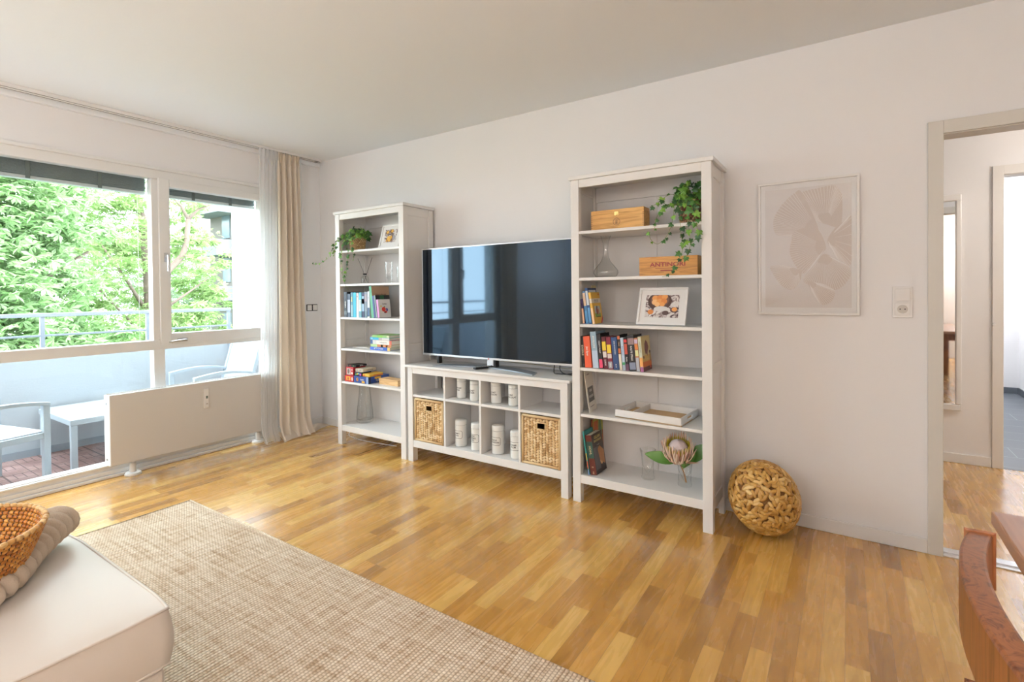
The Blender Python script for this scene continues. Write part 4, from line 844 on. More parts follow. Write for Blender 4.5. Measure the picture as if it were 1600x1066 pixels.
MB().box(-hx,hx,-hy,-hy+th_,.0005,hh).build('wall', M['lacq'], tr, .001, world=False); MB().box(-hx,hx,hy-th_,hy,.0005,hh).build('wall', M['lacq'], tr, .001, world=False)
for sx_ in (-1,1):
    x0_, x1_ = sorted((sx_*hx, sx_*(hx-th_)))
    MB().box(x0_,x1_,-hy+th_,-.045,.0005,hh).box(x0_,x1_,.045,hy-th_,.0005,hh).box(x0_,x1_,-.045,.045,.0005,.018).box(x0_,x1_,-.045,.045,.034,hh).build('handle_wall', M['lacq'], tr, .001, world=False)
MB().box(-hx+.095,-hx+.101,-hy+th_,hy-th_,.007,hh-.006).build('divider', M['lacq'], tr, world=False)

# ================================================================== PLANTS
ivy_m = island_mat('ivy_leaves', [(0,(.012,.055,.012)),(.35,(.03,.12,.025)),(.65,(.07,.22,.03)),(1,(.24,.46,.06))], .38, spec=.5)
ivy_s = mat('ivy_stems', (.28,.30,.10), .6)
def ivy_leaf(mb, p, s, rot):
    pts = [(0,0,0),(.32,-.12,0),(.52,.12,-.05),(.34,.26,0),(.62,.50,-.08),(.26,.52,0),(0,1.0,-.12),(-.26,.52,0),(-.62,.50,-.08),(-.34,.26,0),(-.52,.12,-.05),(-.32,-.12,0),(0,.35,.09)]
    vs = [Vector(p)+rot@(Vector(q)*s) for q in pts]
    mb.add(vs, [(12,i,(i+1)%12) for i in range(12)])
def face_rot(n, roll):     # leaf plane normal n, tip pointing downward-ish with roll
    n = Vector(n).normalized(); d = Vector((math.sin(roll),0,-math.cos(roll))); y_ = (d-n*d.dot(n)).normalized(); x_ = y_.cross(n)
    return Matrix((x_,y_,n)).transposed()
def ivy(label, pot_c, z, rt_, rb, h, crown_r, vines, seed, potm, nleaf=90, ls=.04, clampx=None):
    rng = random.Random(seed); iv = thing('potted_ivy', label, 'potted plant', (pot_c[0],pot_c[1],z)); c = (pot_c[0],pot_c[1],z)
    MB().lathe([(0,.001),(rb,.001),(rt_,h),(rt_-.006,h),(rt_-.012,h-.02),(0,h-.02)], c, 30).build('pot', M['dark'], iv, smooth='auto')
    wv = MB(); rows = int(h/.0115)
    for k in range(rows):
        zz_ = (k+.5)*h/rows; rr_ = rb+(rt_-rb)*zz_/h+.002; n = 22
        for j in range(n):
            a = 2*PI*(j+.5*(k%2))/n; m = Matrix.Rotation(a,3,'Z')
            wv.ell((c[0]+rr_*math.cos(a),c[1]+rr_*math.sin(a),z+zz_),(.004,PI*rr_/n*1.15,h/rows*.56),6,4,m)
    wv.build('woven_cover', potm, iv, smooth=True)
    lf = MB(); st = MB()
    for k in range(nleaf):
        a = rng.uniform(0,2*PI); ph = rng.uniform(0,1); rr_ = crown_r[0]*math.sqrt(rng.uniform(0.02,1))
        px_ = c[0]+rr_*math.cos(a)*1.0; py_ = c[1]+rr_*math.sin(a)*.85; pz_ = z+h+crown_r[1]*ph*(1-.5*(rr_/crown_r[0])**2)-.012
        if clampx: px_ = min(max(px_,clampx[0]),clampx[1])
        py_ = min(py_,-.065)
        n_ = Vector((rng.gauss(.25,.5),rng.gauss(-.8,.4),rng.gauss(.45,.35)))
        ivy_leaf(lf,(px_,py_,pz_),ls*rng.uniform(.6,1.15),face_rot(n_,rng.gauss(0,.9)))
        if k%4==0: st.tube([(c[0],c[1],z+h-.02),((c[0]+px_)/2,(c[1]+py_)/2,(z+h+pz_)/2+.01),(px_,py_,pz_)],.0012,5)
    for v_ in vines:
        pts = curve_pts(v_[0],6); st.tube(pts,.0013,5); sp_ = v_[1]; n = len(pts)
        L = 0; nxt = rng.uniform(0,sp_)
        for i in range(1,n):
            L += (pts[i]-pts[i-1]).length
            if L > nxt:
                nxt += sp_*rng.uniform(.7,1.3); s_ = v_[2]*rng.uniform(.6,1.2)*(1-.35*i/n)
                p = pts[i]+Vector((rng.uniform(-.012,.012),rng.uniform(-.008,.004),rng.uniform(-.005,.01)))
                if clampx and p.x > clampx[1]: p.x = clampx[1]
                ivy_leaf(lf,p,s_,face_rot((rng.gauss(.3,.4),-1,rng.gauss(.3,.3)),rng.gauss(0,.8)))
    st.build('stems', ivy_s, iv, smooth=True); lf.build('foliage', ivy_m, iv)
    return iv
pot_a = island_mat('tan_seagrass_weave', [(0,(.40,.22,.09)),(.5,(.60,.38,.17)),(1,(.74,.53,.28))], .6)
pot_b = island_mat('brown_and_straw_weave', [(0,(.16,.05,.03)),(.5,(.28,.10,.06)),(.75,(.50,.33,.16)),(1,(.68,.54,.34))], .6)
ivy('small trailing ivy in a tan woven pot, top shelf of the left bookcase', (.850,-.245), 1.6438, .070,.054,.125, (.115,.095),
    [([(.84,-.28,1.77),(.78,-.37,1.76),(.74,-.40,1.68),(.70,-.42,1.60),(.62,-.44,1.545),(.53,-.46,1.535)],.030,.028),
     ([(.85,-.29,1.76),(.83,-.37,1.72),(.82,-.385,1.62),(.82,-.385,1.50),(.84,-.385,1.38)],.024,.034),
     ([(.89,-.29,1.76),(.89,-.38,1.70),(.90,-.385,1.60),(.88,-.385,1.52),(.87,-.385,1.43)],.026,.034),
     ([(.82,-.28,1.77),(.77,-.38,1.74),(.75,-.395,1.66),(.73,-.40,1.60)],.022,.03),
     ([(.90,-.29,1.77),(.93,-.37,1.72),(.95,-.38,1.64),(.97,-.385,1.56)],.028,.03),
     ([(.83,-.385,1.40),(.86,-.387,1.36),(.90,-.387,1.31)],.06,.014)], 4, pot_a, 150, .038)
ivy('trailing ivy in a brown woven pot, top shelf of the right bookcase', (3.610,-.20), 1.6438, .070,.056,.135, (.105,.135),
    [([(3.59,-.26,1.79),(3.54,-.36,1.80),(3.48,-.38,1.76),(3.43,-.38,1.735)],.035,.034),
     ([(3.60,-.26,1.78),(3.57,-.37,1.74),(3.56,-.385,1.66),(3.53,-.385,1.58),(3.48,-.385,1.535),(3.44,-.385,1.56),(3.43,-.385,1.60)],.04,.036),
     ([(3.62,-.26,1.78),(3.63,-.38,1.74),(3.64,-.385,1.62),(3.65,-.385,1.52),(3.62,-.385,1.44)],.036,.046),
     ([(3.60,-.27,1.78),(3.60,-.38,1.72),(3.60,-.385,1.60),(3.61,-.385,1.50),(3.58,-.385,1.42),(3.55,-.385,1.37),(3.50,-.385,1.355)],.040,.038),
     ([(3.58,-.26,1.78),(3.52,-.36,1.74),(3.47,-.38,1.68),(3.46,-.385,1.62)],.030,.032),
     ([(3.63,-.27,1.78),(3.67,-.375,1.72),(3.68,-.385,1.64),(3.685,-.385,1.57),(3.65,-.385,1.52)],.034,.044)], 11, pot_b, 115, .046, (3.4,3.70))
# protea
pr = thing('protea_flower','large pale pink protea bloom with green leaves standing in the clear glass vase','flower',(3.566,-.20,.187))
pc = Vector((3.535,-.225,.318)); pk = island_mat('pink_protea_petals', [(0,(.72,.42,.32)),(.4,(.84,.62,.48)),(.8,(.90,.74,.60)),(1,(.86,.66,.54))], .55)
MB().tube(curve_pts([(3.575,-.205,.190),(3.562,-.21,.25),pc]),[.0045]*17,8).build('stem', mat('brown_stem',(.34,.17,.05),.6), pr, smooth=True)
ct_ = MB(); ct_.lathe([(.02,0),(.046,.03),(.056,.06),(.054,.09),(.042,.115),(.022,.130),(0,.136)],(0,0,0),28)
axm = Euler((R(24),R(8),0)).to_matrix()
ct_.v = [tuple(pc+axm@Vector(q)) for q in ct_.v]; ct_.build('flower_heart', bumpy(mat('mauve_white_heart',(.72,.60,.60),.7),300,.6,.003), pr, smooth=True)
yl = MB(); pt = MB(); rng = random.Random(3)
def petal(mb, a, r0, h0, r1, h1, r2_, h2_, w_):
    ca, sa = math.cos(a), math.sin(a); nn_ = 6; vs = []
    for i in range(nn_+1):
        t_ = i/nn_; rr_ = (1-t_)**2*r0+2*t_*(1-t_)*r1+t_*t_*r2_; hh_ = (1-t_)**2*h0+2*t_*(1-t_)*h1+t_*t_*h2_
        ww = w_*math.sin(PI*min(.98,.12+.86*t_))**.8
        for sgn in (-1,0,1):
            q = Vector((rr_*ca-sgn*ww*sa, rr_*sa+sgn*ww*ca, hh_)); q += Vector((ca,sa,0))*(.004 if sgn==0 else 0); vs.append(tuple(pc+axm@q))
    mb.add(vs,[(i*3+j,i*3+j+1,i*3+j+4,i*3+j+3) for i in range(nn_) for j in (0,1)])
for j in range(34): a = 2*PI*j/34; petal(yl,a,.045,.05,.064,.08,.058,.122+rng.uniform(-.006,.006),.006)
for row,(n,r1,h1,r2_,h2_,w_) in enumerate(((26,.078,.06,.066,.135,.009),(22,.085,.045,.080,.125,.010),(18,.085,.03,.088,.095,.010),(14,.07,.015,.078,.06,.010),(12,.05,.005,.062,.035,.009))):
    for j in range(n):
        a = 2*PI*(j+.5*(row%2))/n+rng.uniform(-.08,.08); petal(pt,a,.012,-.012,r1,h1,r2_+rng.uniform(-.004,.008),h2_+rng.uniform(-.012,.014),w_)
petal(pt,R(-15),.02,0,.08,.02,.125,.055,.010)
yl.build('yellow_inner_bracts', mat('yellow_green_bracts',(.62,.52,.05),.6), pr); pt.build('petals', pk, pr)
gl_ = MB()
def big_leaf(mb, p0, p1, w_, nrm, bend=.01):
    p0, p1 = Vector(p0), Vector(p1); d = p1-p0; s_ = d.cross(Vector(nrm)).normalized(); vs = []; n = 8
    for i in range(n+1):
        t_ = i/n; ww = w_*math.sin(PI*min(.985,max(.03,t_)))**.75
        for k in (-1,0,1): vs.append(tuple(p0+d*t_+s_*ww*k+Vector(nrm)*(bend*math.sin(PI*t_)+(-.004 if k==0 else 0))))
    mb.add(vs,[(i*3+j,i*3+j+1,i*3+j+4,i*3+j+3) for i in range(n) for j in (0,1)])
for a in (((3.54,-.22,.305),(3.37,-.30,.345),.034,(0.2,-.9,.4)),((3.56,-.2,.30),(3.70,-.17,.415),.040,(-.1,-1,.2)),((3.56,-.22,.27),(3.64,-.25,.385),.016,(.5,-.8,.2)),((3.55,-.22,.31),(3.46,-.29,.315),.012,(0,-.8,.5)),((3.545,-.23,.30),(3.60,-.30,.335),.020,(.2,-.9,.3)),((3.555,-.22,.30),(3.59,-.27,.30),.014,(.2,-.9,.3))): big_leaf(gl_,*a)
gl_.build('leaf', mat('glossy_green_protea_leaves',(.09,.25,.035),.35), pr, smooth=True); pr.children[-1].name='foliage'

# ================================================================== CURTAINS, RAIL, BLINDS, RADIATOR
cr_ = thing('curtain_rail','flat white curtain rail on the ceiling along the window wall','curtain rail',(.08,-1.9,H))
MB().box(.042,.118,-3.9,-.07,H-.022,H-.0005).cyl((.08,-.07,H-.022),(.08,-.07,H-.0005),.038,n=24).build('rail', M['lacq'], cr_, .002)
for x in (.06,.10): MB().box(x-.003,x+.003,-3.9,-.06,H-.0225,H-.0215).build('track_groove', M['dark'], cr_)
def curtain(name, label, mtl, y0, y1, b0, b1, xc, amp, folds, zt=2.545, zb=.012, xb=None, seed=0, pinch=0, nv=40, ex=1.6):
    rng = random.Random(seed); ph = [rng.uniform(-.5,.5) for _ in range(folds+3)]; am = [rng.uniform(.6,1.25) for _ in range(folds+3)]
    c = thing(name, label, 'curtain', (xc,(y0+y1)/2,zt)); xb = xb if xb is not None else xc
    def fn(u, v):
        z = zt+(zb-zt)*v; ya = y0+(y1-y0)*u; yb = b0+(b1-b0)*u; e = v**ex; y = ya+(yb-ya)*e; x = xc+(xb-xc)*e
        k = u*folds; i = int(min(k,folds-1)); A = am[i]*(1-(k-i))+am[i+1]*(k-i)
        w_ = math.sin(2*PI*(k+.12*ph[i]*v))+.35*math.sin(4*PI*k+v*2+ph[i])
        x += amp*A*w_*(.45+.55*min(1,v*4+.1)); y += amp*.35*math.sin(2*PI*k+1.3)*v
        if v > .93: q = (v-.93)/.07; x += .05*q*q*(1+.6*math.sin(7*u+2)); z = max(z, zb+.004*math.sin(40*u)**2)
        return (x,y,max(z,.004))
    g = MB().grid(fn, folds*14, nv); g.build('fabric', mtl, c, smooth=True)
    if pinch:
        hd_ = MB()
        for k in range(pinch):
            y = y0+(y1-y0)*(k+.5)/pinch
            for s_ in (-1,0,1): hd_.add([(xc+.01+abs(s_)*-.012,y+s_*.018,zt+.006),(xc+.030-abs(s_)*.01,y+s_*.018,zt+.006),(xc+.018,y+s_*.003,zt-.085),(xc+.006,y+s_*.003,zt-.085)],[(0,1,2,3)])
        hd_.build('pleat_heading', mtl, c)
    else:
        MB().grid(lambda u,v:(xc+.012+amp*.7*math.sin(2*PI*folds*u),y0+(y1-y0)*u,zt+.004-.075*v),folds*14,2).build('heading_tape', mtl, c, smooth=True)
    return c
curtain('sheer_curtain','white sheer curtain hanging left of the beige curtain beside the radiator',M['sheer'],-.675,-.50,-.735,-.60,.105,.018,5,xb=.175,seed=2,ex=.8)
curtain('curtain','beige curtain with pleated heading gathered at the right end of the window',M['linen'],-.505,-.285,-.60,-.285,.100,.030,4,xb=.20,seed=5,pinch=4,nv=60)
curtain('curtain','beige curtain at the far left end of the window wall, behind the camera side',M['linen'],-3.80,-3.42,-3.80,-3.42,.100,.030,5,seed=9,pinch=5)
tag(MB().grid(lambda u,v:(.075+.003*math.sin(9*u),-.292+.045*u,2.545-2.54*v),4,6).build('sheer_curtain_edge',M['sheer'],smooth=True),'narrow strip of white sheer showing at the right edge of the beige curtain','curtain')
def puddle(u, v):
    y = -.60+.575*u; prof = math.sin(PI*min(1,v))**.5; x = .030+(.27-.15*u)*v+.018*math.sin(9*u+3*v)
    z = .004+(.085-.03*u)*prof*(.72+.28*math.sin(15*u+5*v))*(1-.75*u**4)
    return (x,y,max(.003,z))
tag(MB().grid(puddle,50,16).build('curtain_hem_pool',M['linen'],smooth=True),'pool of beige curtain cloth lying on the floor toward the corner','curtain')
for i,(y0,y1) in enumerate(((-2.40,-1.448),(-1.338,-.60))):
    bl = thing('venetian_blind',('wide raised grey-green venetian blind outside the large centre pane','raised grey-green venetian blind outside the right window sash')[i],'blind',(-.12,(y0+y1)/2,2.05))
    s = MB()
    for k in range(15): z = 2.075+k*.0075; s.box(-.155,-.095,y0+.004,y1-.004,z,z+.0045)
    s.build('slat_stack', M['blind'], bl); MB().box(-.15,-.10,y0+.003,y1-.003,2.048,2.070).build('bottom_rail', mat('pale_blind_rail',(.55,.60,.62),.4), bl, .002)
    MB().box(-.16,-.09,y0,y1,2.19,2.26).build('head_box', M['blind'], bl)
    for f_ in (.3,.7): MB().box(-.094,-.092,y0+(y1-y0)*f_-.012,y0+(y1-y0)*f_+.012,2.05,2.19).build('ladder_tape', mat('dark_tape',(.12,.15,.15),.6), bl)
    for yy_ in (y0+.05,y1-.05): MB().cyl((-.12,yy_,.87 if i==0 else .95),(-.12,yy_,2.05),.0012,n=5).build('guide_wire', M['steel'], bl)
rd = thing('radiator','low wide cream panel radiator on two feet in front of the window','radiator',(.08,-1.2,0))
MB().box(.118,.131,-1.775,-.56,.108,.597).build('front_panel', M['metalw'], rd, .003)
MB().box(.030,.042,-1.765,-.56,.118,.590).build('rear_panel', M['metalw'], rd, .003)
MB().box(.030,.120,-1.775,-1.765,.108,.594).box(.030,.120,-.57,-.56,.108,.594).build('side_cover', mat('bright_white_enamel',(.80,.80,.79),.3), rd, .003)
MB().cyl((.075,-1.7755,.535),(.075,-1.778,.535),.010,n=14).cyl((.075,-1.7755,.150),(.075,-1.780,.150),.008,n=14).build('vent_plug', M['steel'], rd)
g = MB(); g.box(.030,.036,-1.765,-.57,.590,.597).box(.112,.118,-1.765,-.57,.590,.597).box(.071,.077,-1.765,-.57,.588,.595)
for k in range(56): y = -1.755+k*.0212; g.box(.036,.112,y,y+.007,.586,.593)
g.build('top_grille', mat('white_grille',(.80,.80,.79),.3), rd)
ft2 = MB()
for k in range(60): y = -1.75+k*.0198; ft2.box(.045,.112,y,y+.0015,.13,.57)
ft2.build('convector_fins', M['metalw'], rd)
for y in (-1.625,-.70):
    MB().lathe([(0,0.0005),(.050,.0005),(.051,.010),(.046,.018),(.022,.022),(.020,.030),(.020,.085),(.014,.090),(.014,.125),(0,.125)],(.07,y,0),28).build('foot', M['lacq'], rd, smooth='auto')
mt = MB().box(.131,.150,-1.170,-1.138,.395,.548).build('heat_meter', M['lacq'], rd, .003)
mt['label'] = 'small white heat meter with a dark display'
MB().box(.150,.151,-1.160,-1.146,.470,.490).build('display', cm((.12,.17,.16)), mt); MB().box(.150,.1508,-1.160,-1.146,.425,.432).build('display_mark', cm((.5,.45,.42)), mt)
for ch in mt.children: ch.parent = mt; ch.location = (0,0,0)
for ch in mt.children: ch.matrix_parent_inverse = Matrix.Identity(4)
# meshes of the two marks were written in world coordinates; bring them into the radiator's frame
for ch in mt.children: ch.location = -Vector(rd.location)

# ================================================================== WALL FITTINGS
sw = thing('light_switch_and_socket','white light switch above a white wall socket left of the doorway','switch',(4.564,0,1.136))
MB().box(4.524,4.603,-.010,-.0005,1.136,1.288).build('frame_plate', M['lacq'], sw, .002)
MB().box(4.534,4.593,-.015,-.010,1.217,1.278).build('rocker', M['lacq'], sw, .002)
MB().box(4.534,4.593,-.013,-.010,1.147,1.208).build('socket_insert', M['lacq'], sw, .002)
sk = MB()
sk.add([(4.5635+.021*math.cos(2*PI*j/28),-.0134,1.1775+.021*math.sin(2*PI*j/28)) for j in range(28)],[tuple(range(28))])
sk.build('socket_well', cm((.60,.57,.52)), sw)
s2 = MB()
for dx in (-.0095,.0095): s2.cyl((4.5635+dx,-.0137,1.1775),(4.5635+dx,-.0142,1.1775),.003,n=10)
s2.build('socket_hole', M['black'], sw)
MB().box(4.561,4.566,-.0142,-.0136,1.194,1.199).box(4.561,4.566,-.0142,-.0136,1.156,1.161).build('earth_clip', M['steel'], sw)
ds = thing('blind_switch','small double switch with dark edges on the wall by the window corner','switch',(0,-.11,1.12))
MB().box(.0005,.007,-.165,-.045,1.118,1.182).build('frame_plate', M['black'], ds, .003)
for (a,b_) in ((-.158,-.112),(-.098,-.052)): MB().box(.007,.013,a,b_,1.124,1.176).build('rocker', M['lacq'], ds, .002)
# framed line-art print
ar = thing('framed_art_print','white framed print of large taupe petals with fine white lines beside the right bookcase','picture',(4.158,-.01,1.142))
ax0, ax1, az0, az1 = 3.926, 4.391, 1.142, 1.864; e = .012
MB().box(ax0,ax1,-.022,-.001,az0,az0+e).box(ax0,ax1,-.022,-.001,az1-e,az1).box(ax0,ax0+e,-.022,-.001,az0+e,az1-e).box(ax1-e,ax1,-.022,-.001,az0+e,az1-e).build('frame', M['lacq'], ar, .0015)
MB().box(ax0+e,ax1-e,-.010,-.006,az0+e,az1-e).build('mount', cm((.80,.79,.78),.8), ar)
px0, px1, pz0, pz1 = ax0+.034, ax1-.034, az0+.040, az1-.040
MB().box(px0,px1,-.0106,-.0099,pz0,pz1).build('print_ground', cm((.70,.665,.645),.8), ar)
def A_(u, v): return (px0+(px1-px0)*u, pz0+(pz1-pz0)*v)
petals_ = [  # (apex u,v) then outline in print coordinates (u right, v up)
 ((.72,.68),[(.88,.66),(.90,.88),(.86,.96),(.80,.99),(.62,.98),(.45,.96),(.42,.90),(.50,.80),(.60,.72)]),
 ((.64,.63),[(.45,.95),(.36,.96),(.22,.88),(.12,.78),(.10,.70),(.14,.62),(.30,.60),(.50,.60)]),
 ((.74,.56),[(.84,.66),(.95,.70),(1.0,.72),(1.0,.36),(.90,.37),(.84,.40),(.80,.46),(.76,.50)]),
 ((.72,.50),[(.60,.66),(.36,.64),(.32,.56),(.30,.46),(.36,.36),(.46,.28),(.56,.34),(.66,.44)]),
 ((.70,.44),[(.60,.36),(.46,.24),(.52,.19),(.66,.18),(.78,.14),(.90,.17),(.99,.26),(.97,.33),(.84,.38)]),
 ((.52,.22),[(.50,.22),(.56,.13),(.62,.06),(.68,.02),(.78,.05),(.82,.12),(.80,.15),(.70,.19)]),
 ((.40,.32),[(.44,.30),(.42,.22),(.36,.16),(.28,.15),(.18,.20),(.10,.28),(.06,.35),(.20,.36)])]
pm = MB(); lm_ = MB(); pm2 = None
for pi_, (ap, out) in enumerate(petals_):
    out = list(out)+[ap]
    pts = []; n = len(out)
    for i in range(n):
        p0,p1,p2,p3 = [Vector(out[(i+k)%n]+(0,)) for k in (-1,0,1,2)]
        for k in range(5):
            t_ = k/5; q = .5*((2*p1)+(-p0+p2)*t_+(2*p0-5*p1+4*p2-p3)*t_*t_+(-p0+3*p1-3*p2+p3)*t_**3); pts.append((min(max(q.x,0),1),min(max(q.y,0),1)))
    yy_ = -.0108-.00022*pi_; q2 = [A_(*p) for p in pts]
    a_ = A_(*ap)
    pm.poly([(x,yy_,z) for x,z in q2])
    m_ = len(q2)
    for i in range(5,m_-9):
        for fr_ in (0,):
            x1_,z1_ = q2[i][0]*(1-fr_)+q2[(i+1)%m_][0]*fr_, q2[i][1]*(1-fr_)+q2[(i+1)%m_][1]*fr_
            d = Vector((x1_-a_[0],z1_-a_[1])); L = d.length
            if L < .03: continue
            nrm = Vector((-d.y,d.x))/L*.0008; s_ = .30; yl_ = yy_-.00004-.0000022*i
            p0_ = Vector((a_[0],a_[1]))+d*s_
            lm_.add([(p0_.x-nrm.x*.5,yl_,p0_.y-nrm.y*.5),(p0_.x+nrm.x*.5,yl_,p0_.y+nrm.y*.5),(x1_+nrm.x,yl_,z1_+nrm.y),(x1_-nrm.x,yl_,z1_-nrm.y)],[(0,1,2,3)])
pm.build('printed_petals', cm((.60,.53,.48),.8), ar); lm_.build('printed_lines', cm((.86,.84,.82),.8), ar); ar.children[-1]['kind'] = 'stuff'
MB().box(ax0+e,ax1-e,-.0165,-.0160,az0+e,az1-e).build('glazing', M['pglass'], ar)

# hall mirror
hm = thing('wall_mirror','tall white framed mirror on the hall wall seen through the doorway','mirror',(4.75,HY,.385))
mx0, mx1, mz0, mz1 = 4.45, 5.026, .385, 1.957
MB().box(mx0,mx1,HY-.03,HY-.001,mz0,mz0+.045).box(mx0,mx1,HY-.03,HY-.001,mz1-.045,mz1).box(mx0,mx0+.032,HY-.03,HY-.001,mz0+.045,mz1-.045).box(mx1-.032,mx1,HY-.03,HY-.001,mz0+.045,mz1-.045).build('frame', M['lacq'], hm, .006)
MB().box(mx0+.03,mx1-.03,HY-.012,HY-.008,mz0+.04,mz1-.04).build('mirror_glass', M['mirror'], hm)

# floor cord beside the left bookcase
tag(MB().tube(curve_pts([(.60,-.02,.28),(.57,-.05,.16),(.555,-.09,.05),(.57,-.14,.006),(.66,-.18,.005),(.85,-.20,.005),(1.2,-.16,.005)]),.003,7).build('cord',M['cord'],smooth=True),'white power cord curving down to the floor beside the left bookcase','cord')

# ================================================================== WOVEN BALL
ball = thing('woven_ball_pouf','round golden woven water-hyacinth ball on the floor against the wall','pouf',(3.972,-.205,.0))
bc = Vector((3.972,-.205,.193)); br3 = Vector((.163,.163,.182)); rng = random.Random(12); tl_ = Euler((0,R(-18),0)).to_matrix()
MB().ell(bc,br3,28,18,tl_).build('core', mat('dark_gold_core',(.17,.07,.015),.8), ball, smooth=True)
sb = MB(); n = 820
for i in range(n):
    zf = 1-2*(i+.5)/n; a = i*2.39996; rr_ = math.sqrt(1-zf*zf); d = Vector((rr_*math.cos(a),rr_*math.sin(a),zf))
    d = (d+Vector((rng.gauss(0,.03),rng.gauss(0,.03),rng.gauss(0,.03)))).normalized()
    p = bc+tl_@Vector((d.x*br3.x,d.y*br3.y,d.z*br3.z)); nrm = (tl_@Vector((d.x/br3.x,d.y/br3.y,d.z/br3.z))).normalized()
    t1 = nrm.cross(Vector((rng.gauss(0,1),rng.gauss(0,1),rng.gauss(0,1)))).normalized(); t2 = nrm.cross(t1)
    m = Matrix((t1,t2,(nrm+t1*rng.uniform(-.12,.12)).normalized())).transposed()
    sb.ell(p+nrm*.002,(rng.uniform(.017,.026),rng.uniform(.0095,.0125),.0070),10,6,m)
sb.build('woven_straps', island_mat('golden_hyacinth_straps',[(0,(.36,.17,.03)),(.3,(.50,.26,.05)),(.7,(.60,.34,.08)),(1,(.74,.50,.20))],.32,150,spec=.6), ball, smooth=True)

# ================================================================== RUG, OTTOMAN, BASKET, THROW
rugm = bpy.data.materials.new('woven_jute'); t, b = nodes(rugm)
tc = N(t,'ShaderNodeTexCoord'); sp = N(t,'ShaderNodeSeparateXYZ'); t.links.new(tc.outputs['Object'], sp.inputs[0]); X, Y = sp.outputs[0], sp.outputs[1]
nzl = N(t,'ShaderNodeTexNoise'); nzl.inputs['Scale'].default_value = 3.5; nzl.inputs['Detail'].default_value = 6; t.links.new(tc.outputs['Object'], nzl.inputs[0])
wob = math_(t,'MULTIPLY',math_(t,'SUBTRACT',nzl.outputs[0],.5),.012)
Xs = math_(t,'ADD',X,wob); Ys = math_(t,'ADD',Y,wob)
cord = math_(t,'ABSOLUTE',math_(t,'SINE',math_(t,'MULTIPLY',Xs,PI/.0150)))          # cords across the rug
rowi = math_(t,'FLOOR',math_(t,'DIVIDE',Xs,.0150)); shift = math_(t,'MULTIPLY',math_(t,'MODULO',rowi,2),.0065)
knot = math_(t,'ABSOLUTE',math_(t,'SINE',math_(t,'MULTIPLY',math_(t,'ADD',Ys,shift),PI/.013)))
hgt = math_(t,'MULTIPLY',math_(t,'POWER',cord,.6),math_(t,'ADD',.45,math_(t,'MULTIPLY',knot,.55)))
def stretched(sx_, sy_):
    mp = N(t,'ShaderNodeMapping'); mp.inputs['Scale'].default_value = (sx_,sy_,1); t.links.new(tc.outputs['Object'], mp.inputs[0])
    z_ = N(t,'ShaderNodeTexNoise'); z_.inputs['Scale'].default_value = 1; z_.inputs['Detail'].default_value = 4; t.links.new(mp.outputs[0], z_.inputs[0]); return z_.outputs[0]
mixn = math_(t,'ADD',math_(t,'MULTIPLY',stretched(70,6),.5),math_(t,'MULTIPLY',stretched(5,60),.5))
rp = ramp(t,[(.30,(.40,.26,.15)),(.42,(.60,.45,.31)),(.52,(.73,.60,.46)),(.66,(.85,.74,.61))]); t.links.new(mixn, rp.inputs[0])
dk = ramp(t,[(.05,(.42,.34,.26)),(.5,(.95,.94,.92)),(1,(1.1,1.1,1.1))]); t.links.new(hgt, dk.inputs[0])
mu = N(t,'ShaderNodeMix', data_type='RGBA', blend_type='MULTIPLY'); mu.inputs[0].default_value = 1; t.links.new(rp.outputs[0], mu.inputs[6]); t.links.new(dk.outputs[0], mu.inputs[7])
t.links.new(mu.outputs[2], b.inputs['Base Color']); b.inputs['Roughness'].default_value = .85; b.inputs['Specular IOR Level'].default_value = .2
bp = N(t,'ShaderNodeBump'); bp.inputs['Strength'].default_value = .9; bp.inputs['Distance'].default_value = .004; t.links.new(hgt, bp.inputs['Height']); t.links.new(bp.outputs[0], b.inputs['Normal'])
rg = thing('jute_rug','beige woven jute rug on the parquet under the cream ottoman','rug',(2.5,-2.8,0))
MB().box(.945,3.95,-4.3,-1.638,.0005,.009).build('weave', rugm, rg, .003)
bm_ = MB()
for (a,c) in (((.94,-1.633,.006),(3.95,-1.633,.006)),((.94,-4.3,.006),(3.95,-4.3,.006)),((.94,-4.3,.006),(.94,-1.633,.006)),((3.95,-4.3,.006),(3.95,-1.633,.006))): bm_.tube([a,c],.0058,8)
bm_.build('bound_edge', rugm, rg, smooth=True)
ot = thing('ottoman','cream leather ottoman with a piped cushion in the near left corner','ottoman',(2.38,-2.95,.0095))
ox0, ox1, oy0, oy1 = 1.985, 2.787, -3.40, -2.497
def pillow(x0,x1,y0,y1,z0,z1,crown,r_=.05,nu=28,nv=28):
    mb = MB()
    def side(u): return math.copysign(abs(2*u-1)**1.0, 2*u-1)
    def corner(a,b_,s_):     # rounded-square mapping
        x = 2*a-1; y = 2*b_-1; k = .035
        return ((x0+x1)/2+(x1-x0)/2*x*(1-k*.5*max(0,abs(y)-.75)/.25*abs(x)), (y0+y1)/2+(y1-y0)/2*y*(1-k*.5*max(0,abs(x)-.75)/.25*abs(y)))
    def topf(u,v):
        x,y = corner(u,v,1); du = 1-(2*u-1)**8; dv = 1-(2*v-1)**8; w_ = math.sqrt(max(0,du*dv))
        return (x,y,z1+crown*(1-(2*u-1)**2)**.5*(1-(2*v-1)**2)**.5*.9+0*w_)
    mb.grid(topf,nu,nv)
    return mb, corner
cu, cornerf = pillow(ox0,ox1,oy0,oy1,.27,.418,.022)
